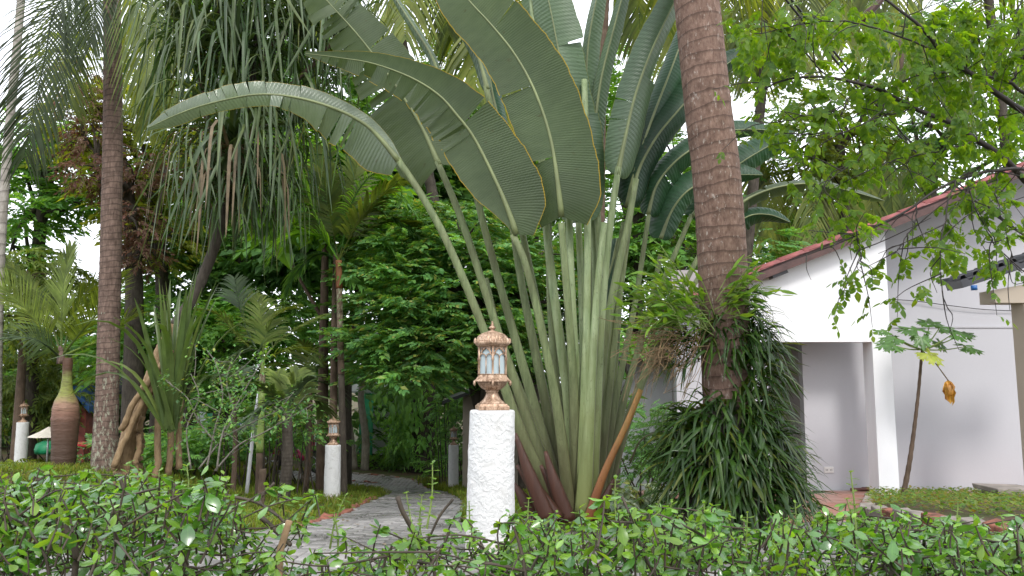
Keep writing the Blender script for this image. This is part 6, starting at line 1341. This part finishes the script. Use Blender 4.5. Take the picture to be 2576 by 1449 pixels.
# ------------------------------------------------------------------ lawn grass, ground cover
def lawn():
    rg=np.random.default_rng(31); N=34000; x=rg.uniform(-12,6.5,N); y=4.6+rg.power(1.0,N)*15.5
    k=~inpoly(x,y,PATH)&~((x>1.9)&(y>6.7))&~((y<5.4)&(rg.random(N)<.3)); 
    dens=.55+.45*np.sin(x*1.3+2*np.sin(y*.8))*np.cos(y*1.1); k&=rg.random(N)<(.35+.65*dens)
    x=x[k];y=y[k]; n=len(x); out=[]
    for i in range(5):
        a=i*1.26+rg.uniform(-.3,.3); x_=np.array([0,.35,.8]); h=np.array([0,.75,1.0]); q=np.stack([x_*.6*math.cos(a),x_*.6*math.sin(a),h],1); out.append(strip(q,np.array([.055,.045,.004]),[-math.sin(a),math.cos(a),0],0,2))
    tm=merge_t(out); b=MB(); b.inst(tm,rotz(rg.uniform(0,6.3,n)),np.stack([x,y,gz(x,y)-.012],1),rg.uniform(.05,.13,n)*np.interp(y,[5,18],[.8,1.2])); o=b.build('lawn_grass',M['grass'],origin=(0,0,0),smooth=False); tag(o,'thin wet grass growing beside the paved path','grass',kind='stuff')
    # creeping ground cover, left lawn and right bed
    N=26000; x=np.r_[rg.uniform(-9,-.3,N//2),rg.uniform(3.2,9.2,N//2)]; y=np.r_[rg.uniform(4.8,14,N//2),rg.uniform(5.6,10.9,N//2)]
    right=x>2; k=~inpoly(x,y,PATH)&(~right|inpoly(x,y,BED)); x=x[k];y=y[k]; n=len(x); z=gz(x,y)+np.where(x>2,.10,0)+rg.uniform(0,.05,n)+np.where(x>2,rg.uniform(0,.07,n),0)
    q=quadleaf(1.,.3,.1); b=MB(); b.inst(q,rotz(rg.uniform(0,6.3,n))@roty(rg.uniform(-.7,.4,n)),np.stack([x,y,z],1),rg.uniform(.03,.065,n)); tag(b.build('ground_cover',M['cover'],origin=(0,0,0),smooth=False),'creeping green and reddish ground cover on the bare soil','ground cover',kind='stuff')
    # fallen leaves
    N=500; x=rg.uniform(-6,4,N);y=rg.uniform(4,16,N); b=MB(); b.inst(quadleaf(1.,.3,.05),rotz(rg.uniform(0,6.3,N))@roty(rg.normal(0,.1,N)),np.stack([x,y,gz(x,y)+.028],1),rg.uniform(.02,.06,N)); tag(b.build('fallen_leaves',M['dryleaf'],origin=(0,0,0),smooth=False),'dry brown leaves fallen on the paving and grass','leaves',kind='stuff')
lawn()
# ------------------------------------------------------------------ red brick edging along the path
def edging():
    rows=[([(770,1329),(870,1297),(905,1277),(950,1255)],.5),([(860,1209),(905,1213),(950,1216)],.4),([(870,1190),(940,1196),(1030,1206),(1075,1229)],.8)]
    labs=['broken red brick edging on the left of the path near the bend','patch of old red bricks behind the left path post','rough stones and bricks lining the far side of the path bend']
    for (pl,dens),lab in zip(rows,labs):
        e=[G(u,v) for u,v in pl]; root=thing('brick_edging',e[0],lab,'edging','edgings of the paved path'); s=spline(e,60); L=np.linalg.norm(np.diff(s,axis=0),axis=1).sum(); m=int(L/.17)
        for i in range(m):
            q=s[int((i+.5)/m*59)]; T=s[min(59,int((i+.5)/m*59)+1)]-s[max(0,int((i+.5)/m*59)-1)]; b=MB(); box(b,(0,0,0),(.155,.085,.09)); b.V[0]+=RNG.normal(0,.007,(8,3)); b.V[0]=b.V[0]@(rotz(np.array(math.atan2(T[1],T[0])+RNG.normal(0,.15)))@rotx(np.array(RNG.normal(0,.12)))).T+q+[-.05*(rows[0][0] is pl),0,-.018+RNG.uniform(-.02,.015)]
            b.build('brick' if rows[2][0] is not pl else 'edge_stone',M['brick'] if rows[2][0] is not pl or i%4==0 else M['stone'],root,smooth=False,bevel=.008)
edging()
# steel pipe pole
p=P(848,1100,13); b=MB(); Y=11.6; a=P(621,1186,Y); a[2]=float(gz(a[0],Y))-.05; tube(b,[a,P(638,1080,Y),P(652,985,Y)],.028,10,n=8); tag(b.build('steel_pipe',M['steel']),'leaning galvanised steel pipe among the young palms','pipe')
b=MB(); Y=9.; a=P(655,1300,Y);a[2]=float(gz(a[0],Y))-.05; tube(b,[a,P(657,1240,Y),P(662,1180,Y)],[.045,.04,.036],9,n=14); b.V[0]+=RNG.normal(0,.003,b.V[0].shape); tag(b.build('tree_stump',M['brown_bark']),'short red-brown stump standing on the lawn','stump')
# ------------------------------------------------------------------ far things seen between the plants
def playhouse():
    Y=20.; c=P(215,1090,Y); z=float(gz(c[0],Y)); c[2]=z; root=thing('playhouse',c,'childrens playhouse with blue gabled roof and red walls behind the bottle palm','playhouse')
    x0,x1=hX(186,1090,Y),hX(238,1090,Y); zt1=hZ(200,1020,Y); b=MB()
    for xa,xb in ((x0,x0+.16),((x0+x1)/2-.1,(x0+x1)/2+.1),(x1-.16,x1)): box(b,((xa+xb)/2,Y,(z+zt1)/2),(xb-xa,.9,zt1-z))
    box(b,((x0+x1)/2,Y,zt1-.08),(x1-x0-.01,.88,.20)); b.build('wall',M['redp'],root,smooth=False)
    m_=(x0+x1)/2; zr=hZ(200,970,Y); b=MB()
    prism(b,[(x0-.12,Y-.55,zt1),(m_-.05,Y-.55,zr),(m_-.05,Y-.55,zr-.16),(x0-.12,Y-.55,zt1-.16)],(0,1.1,0)); prism(b,[(m_-.045,Y-.55,zr),(x1+.12,Y-.55,zt1),(x1+.12,Y-.55,zt1-.16),(m_-.045,Y-.55,zr-.16)],(0,1.1,0)); b.build('roof',M['blue'],root,smooth=False)
    # red slide
    r2=thing('slide',P(205,1150,18.5),'pink-red plastic slide rail left of the lichen trunk','slide'); Y=18.5
    b=MB(); tube(b,[P(185,1150,Y),P(196,1128,Y),P(204,1116,Y)],.07,8,n=8,flat=.4); b.build('slide_chute',M['pink'],r2)
    b=MB(); box(b,(P(214,1117,Y)),(px(26,Y),.3,px(11,Y))); b.build('slide_platform',M['pink'],r2,smooth=False,bevel=.03)
playhouse()
def far_house(name,lab,Y,u0,u1,vt,mat,roof,rv,wins=(),depth=3.,posts=()):
    x0,x1=hX(u0,vt,Y),hX(u1,vt,Y); z0=float(gz((x0+x1)/2,Y))-.2; z1=hZ(u0,vt,Y); root=thing(name,((x0+x1)/2,Y,z0),lab,'building','buildings glimpsed between the trees')
    b=MB(); 
    # wall with real window openings: built from strips round the windows
    W=sorted([(hX(a,0,Y),hX(c,0,Y),hZ(a,d,Y),hZ(a,t,Y)) for (a,c,t,d) in wins]); x=x0
    for (wa,wb,wz0,wz1) in W:
        box(b,((x+wa)/2,Y+.08,(z0+z1)/2),(wa-x,.16,z1-z0)); box(b,((wa+wb)/2,Y+.08,(z0+wz0)/2),(wb-wa,.16,wz0-z0)); box(b,((wa+wb)/2,Y+.08,(wz1+z1)/2),(wb-wa,.16,z1-wz1)); x=wb
    box(b,((x+x1)/2,Y+.08,(z0+z1)/2),(x1-x,.16,z1-z0)); b.build('wall',M[mat],root,smooth=False)
    for (wa,wb,wz0,wz1) in W:
        b=MB(); t=.03; box(b,((wa+wb)/2,Y+.05,wz1-t/2),(wb-wa,.06,t)); box(b,((wa+wb)/2,Y+.05,wz0+t/2),(wb-wa,.06,t)); box(b,(wa+t/2,Y+.05,(wz0+wz1)/2),(t,.06,wz1-wz0-2*t)); box(b,(wb-t/2,Y+.05,(wz0+wz1)/2),(t,.06,wz1-wz0-2*t)); box(b,((wa+wb)/2,Y+.05,(wz0+wz1)/2),(t*.8,.05,wz1-wz0-2*t)); w=b.build('window',M['wall_white'],root,smooth=False)
        b=MB(); box(b,((wa+wb)/2,Y+.08,(wz0+wz1)/2),(wb-wa-2*t,.01,wz1-wz0-2*t)); b.build('pane',M['glassdark'],w,smooth=False)
        b=MB(); box(b,((wa+wb)/2,Y+.045,wz1-.13),(wb-wa-2*t,.01,.16)); b.build('curtain',M['teal'],w,smooth=False)
    if roof:
        b=MB(); prism(b,[(x0-.4,Y-.6,z1-.03),(x1+.4,Y-.6,z1-.03),(x1+.4,Y-.6,z1+.03),(x0-.4,Y-.6,z1+.03)],(0,.01,0)); V=[(x0-.4,Y-.7,z1-.02),(x1+.4,Y-.7,z1-.02),(x1+.4,Y+depth,z1+rv),(x0-.4,Y+depth,z1+rv)]; b.add(np.vstack([np.array(V),np.array(V)+[0,0,.06]]),BOXQ); b.build('roof',M[roof],root,smooth=False)
    for (a,c) in posts:
        b=MB(); box(b,((hX(a,1000,Y-.5)+hX(c,1000,Y-.5))/2,Y-.5,(z0+z1)/2),(px(c-a,Y),.12,z1-z0)); b.build('pillar',M['wall_dark'],root,smooth=False)
    return root
far_house('garden_cottage','white garden cottage with green corner seen by the pale trunks',26.,905,1075,985,'wall_white','wall_grey',.9,wins=[(1010,1040,1020,1080)],posts=[(912,932)])
far_house('rear_house','white rear house wall with a teal curtained window, seen right of the fan stalks',14.,1520,1905,905,'wall_white','blackroof',.25,wins=[(1668,1694,1045,1110),(1757,1772,1060,1110)])
# green boards by the cottage and the market area beyond the young palms
for (u0,u1,v0,v1,Y,m,l) in [(905,940,990,1140,25.,'green','upright green sheet beside the cottage at the path bend'),(560,640,1060,1125,21,'green','green netting sheet behind the young palms'),(505,545,1040,1110,21.5,'green','narrow green sheet left of the leaning steel pipe')]:
    x0,x1=hX(u0,v0,Y),hX(u1,v0,Y); b=MB(); xs=np.linspace(x0,x1,24); k=24; yy=Y+.03*np.sin(xs*9); z1=hZ(u0,v0,Y); z0=hZ(u0,v1,Y)-.2
    V=np.vstack([np.stack([xs,yy,np.full(k,z0)],1),np.stack([xs,yy,np.full(k,z1)],1),np.stack([xs,yy+.02,np.full(k,z0)],1),np.stack([xs,yy+.02,np.full(k,z1)],1)]); q=[[i,i+1,k+i+1,k+i] for i in range(k-1)]+[[2*k+i,3*k+i,3*k+i+1,2*k+i+1] for i in range(k-1)]+[[k+i,k+i+1,3*k+i+1,3*k+i] for i in range(k-1)]; b.add(V,q); tag(b.build('green_sheet',M[m]),l,'sheet','green sheets in the back')
def stall():
    Y=21.; root=thing('shed_roof',P(235,960,Y),'dark corrugated shed roof behind the left coconut trunk','roof'); b=MB(); x0,x1=hX(196,930,Y),hX(292,930,Y)
    n=60; xs=np.linspace(x0,x1,n); zz=.03*np.sin(np.arange(n)*1.57); A=np.stack([xs,np.full(n,Y),zz+hZ(200,1008,Y)],1); B_=np.stack([xs,np.full(n,Y+1.6),zz+hZ(200,905,Y)],1); b.add(np.vstack([A,B_,A-[0,0,.03],B_-[0,0,.03]]),[[i,i+1,n+i+1,n+i] for i in range(n-1)]+[[2*n+i,3*n+i,3*n+i+1,2*n+i+1] for i in range(n-1)]+[[i,2*n+i,2*n+i+1,i+1] for i in range(n-1)]); b.build('corrugated_sheet',M['blackroof'],root)
    b=MB(); 
    for u in (200,288): box(b,(hX(u,1000,Y),Y+.05,hZ(u,1060,Y)),(.09,.09,2.2))
    b.build('post',M['brown_bark'],root,smooth=False)
    # cream parasol
    Y=17.; r2=thing('parasol',P(122,1140,Y),'cream market parasol low between the left post and the bottle palm','parasol'); c=P(122,1096,Y); b=MB(); lathe(b,c,[(px(46,Y),-.02),(px(45,Y),.0),(px(22,Y),px(10,Y)),(.01,px(22,Y))],8,caps=False); b.build('canopy',M['cream'],r2,smooth=False)
    b=MB(); zb=float(gz(c[0],Y)); tube(b,[[c[0],Y,zb],[c[0],Y,c[2]+px(20,Y)]],.02,8); b.build('pole',M['steel'],r2)
    b=MB(); Y=18.; c=P(118,1126,Y); lathe(b,c-[0,0,px(14,Y)],[(px(26,Y),0),(px(28,Y),px(10,Y)),(px(24,Y),px(24,Y)),(px(10,Y),px(30,Y))],14); tag(b.build('fabric_bundle',M['green']),'bright green cloth bundle beside the far left post','cloth bundle')
stall()
def poster():
    Y=20.; root=thing('notice_board',P(505,1130,Y),'red-brown notice board with a white paper sheet behind the prop roots','notice board'); c=P(504,1068,Y); b=MB(); box(b,c+[0,.03,-.1],(px(26,Y),.04,px(78,Y))); b.build('board',M['board'],root,smooth=False)
    b=MB(); box(b,P(507,1052,Y)+[0,0,0],(px(20,Y),.012,px(30,Y))); b.build('paper_sheet',M['paper'],root,smooth=False)
    c=P(488,1082,Y+.5); b=MB(); 
    z=np.linspace(-px(40,Y),px(40,Y),12); pts=np.stack([c[0]+.05*np.sin(z*9),np.full(12,Y+.5),c[2]+z],1); V,Q,uv=strip(pts,np.full(12,px(22,Y)),[1,0,0],.1,9); V[:,1]+=.05*np.sin(V[:,0]*30); b.add(V,Q,uv=uv); tag(b.build('plastic_sheet',M['wall_grey']),'crumpled pale grey plastic sheet hanging behind the screwpine rosette','sheet')
    b=MB(); lathe(b,P(515,1106,Y-.3),[(px(5,Y),0),(px(7,Y),.2),(px(5,Y),.42),(.03,.5)],10); tag(b.build('white_sack',M['paper']),'small white sack standing under the notice board','sack')
    b=MB(); box(b,P(476,1062,Y+.3),(px(16,Y),.3,px(12,Y))); tag(b.build('blue_crate',M['blue'],bevel=.02,smooth=False),'dark blue crate behind the screwpine rosette','crate')
poster()
def motorbike(u,v,Y,lab,mat):
    c=P(u,v,Y); z=float(gz(c[0],Y)); x=c[0]; root=thing('motorbike',(x,Y,z),lab,'motorbike','parked motorbikes at the back')
    for dx in (-.6,.6):
        b=MB(); a=np.linspace(0,2*PI,22); tube(b,[(x+dx+.26*math.cos(t),Y,z+.29+.26*math.sin(t)) for t in a],.045,6,caps=False,up=(0,1,0)); w=b.build('wheel',M['rubber'],root)
        b=MB(); 
        for t in range(5): tube(b,[(x+dx,Y,z+.29),(x+dx+.22*math.cos(t*1.257),Y,z+.29+.22*math.sin(t*1.257))],.014,5)
        b.build('rim',M['steel'],w)
    b=MB(); tube(b,[(x-.5,Y,z+.55),(x-.1,Y,z+.5),(x+.3,Y,z+.42),(x+.42,Y,z+.75),(x+.5,Y,z+.95)],[.10,.13,.12,.10,.06],10,n=18,flat=1.0); b.build('body',M[mat],root)
    b=MB(); tube(b,[(x-.6,Y,z+.78),(x-.3,Y,z+.76),(x+.12,Y,z+.72)],[.09,.11,.08],8,n=10); b.build('seat',M['rubber'],root)
    b=MB(); tube(b,[(x+.42,Y-.3,z+1.05),(x+.47,Y,z+1.0),(x+.42,Y+.3,z+1.05)],.018,6,n=8); b.build('handlebar',M['steel'],root)
    b=MB(); lathe(b,(x+.52,Y,z+.86),[(.02,-.08),(.09,-.03),(.09,.05),(.03,.09)],12); b.build('headlight',M['bulb'],root)
    b=MB(); tube(b,[(x+.6,Y,z+.29),(x+.45,Y,z+.95)],.025,6); b.build('fork',M['steel'],root)
motorbike(742,1100,19.5,'parked motorbike with magenta and white body behind the young palms','magenta')
motorbike(560,1105,20.5,'parked dark blue motorbike behind the leaning steel pipe','blue')
# small dark eave at the right of the far lantern, and its wall
def lean_to():
    Y=17.; root=thing('lean_to',P(1190,1100,Y),'dark low eave of a lean-to just left of the thick white post','lean-to'); b=MB(); x0,x1=hX(1115,1010,Y),hX(1330,1000,Y); V=np.array([(x0,Y-.3,hZ(1115,1008,Y)),(x1,Y-.3,hZ(1330,930,Y)),(x1,Y+2,hZ(1330,925,Y)),(x0,Y+2,hZ(1115,1000,Y))]); b.add(np.vstack([V-[0,0,.07],V]),BOXQ); b.build('roof',M['blackroof'],root,smooth=False)
    b=MB(); z0=float(gz(x0,Y))-.1; box(b,((hX(1160,1100,Y)+x1)/2,Y+.6,(z0+hZ(1190,985,Y))/2),(x1-hX(1160,1100,Y),.15,hZ(1190,985,Y)-z0)); b.build('wall',M['beige'],root,smooth=False)
lean_to()
# frangipani-like dark crooked shrub against the white wall, right of the stalks
def crooked():
    Y=11.; c=P(1560,1230,Y); c[2]=float(gz(c[0],Y)); root=thing('crooked_tree',c,'small crooked dark-branched tree against the white rear wall','tree'); b=MB()
    for pts,r in [([(1548,1240),(1552,1150),(1545,1080),(1556,1020),(1580,960),(1600,900)],.06),([(1556,1020),(1530,980),(1510,940),(1480,920)],.035),([(1552,1085),(1530,1060),(1515,1020)],.025),([(1580,960),(1570,900),(1585,860)],.03)]:
        tube(b,[P(u,v,Y) for u,v in pts],[r,r*.8,r*.5],8,n=20)
    b.build('trunk',M['dark_bark'],root); b=MB(); crown(b,[(1590,860,Y,60,40,.4,30),(1515,1010,Y,26,24,.25,20),(1480,900,Y,40,26,.3,20)],SPB,.3,.6); b.build('crown',M['bg_a'],root,smooth=False)
crooked()

# black service cables running down to the house, a hanging coconut spathe
for k,(du,lab) in enumerate([(0,'thick black service cable slanting down through the bright leaves to the roof'),(14,'second black cable just below the first one above the roof')]):
    b=MB(); tube(b,[P(1945+du,-40,8),P(2080+du,125,8.4),P(2250+du,330,9),P(2420+du,480,10.2),P(2600,610,11)],.012,6,n=30); tag(b.build('service_cable',M['wire']),lab,'cable','cables above the house')
def spathe():
    Y=5.2; root=thing('coconut_spathe',P(2190,40,Y),'brown dry coconut spathe caught in the branches at the top right','spathe')
    b=MB(); tube(b,[P(2240,-30,Y),P(2212,5,Y),P(2180,38,Y),P(2150,75,Y)],[.02,.05,.06,.012],9,n=16,flat=.5); b.build('husk',M['sheath'],root)
    b=MB(); tube(b,[P(2262,100,Y),P(2268,140,Y),P(2266,185,Y)],[.012,.02,.004],7,n=10,flat=.5); b.build('dry_stalk',M['brown_bark'],root)
spathe()
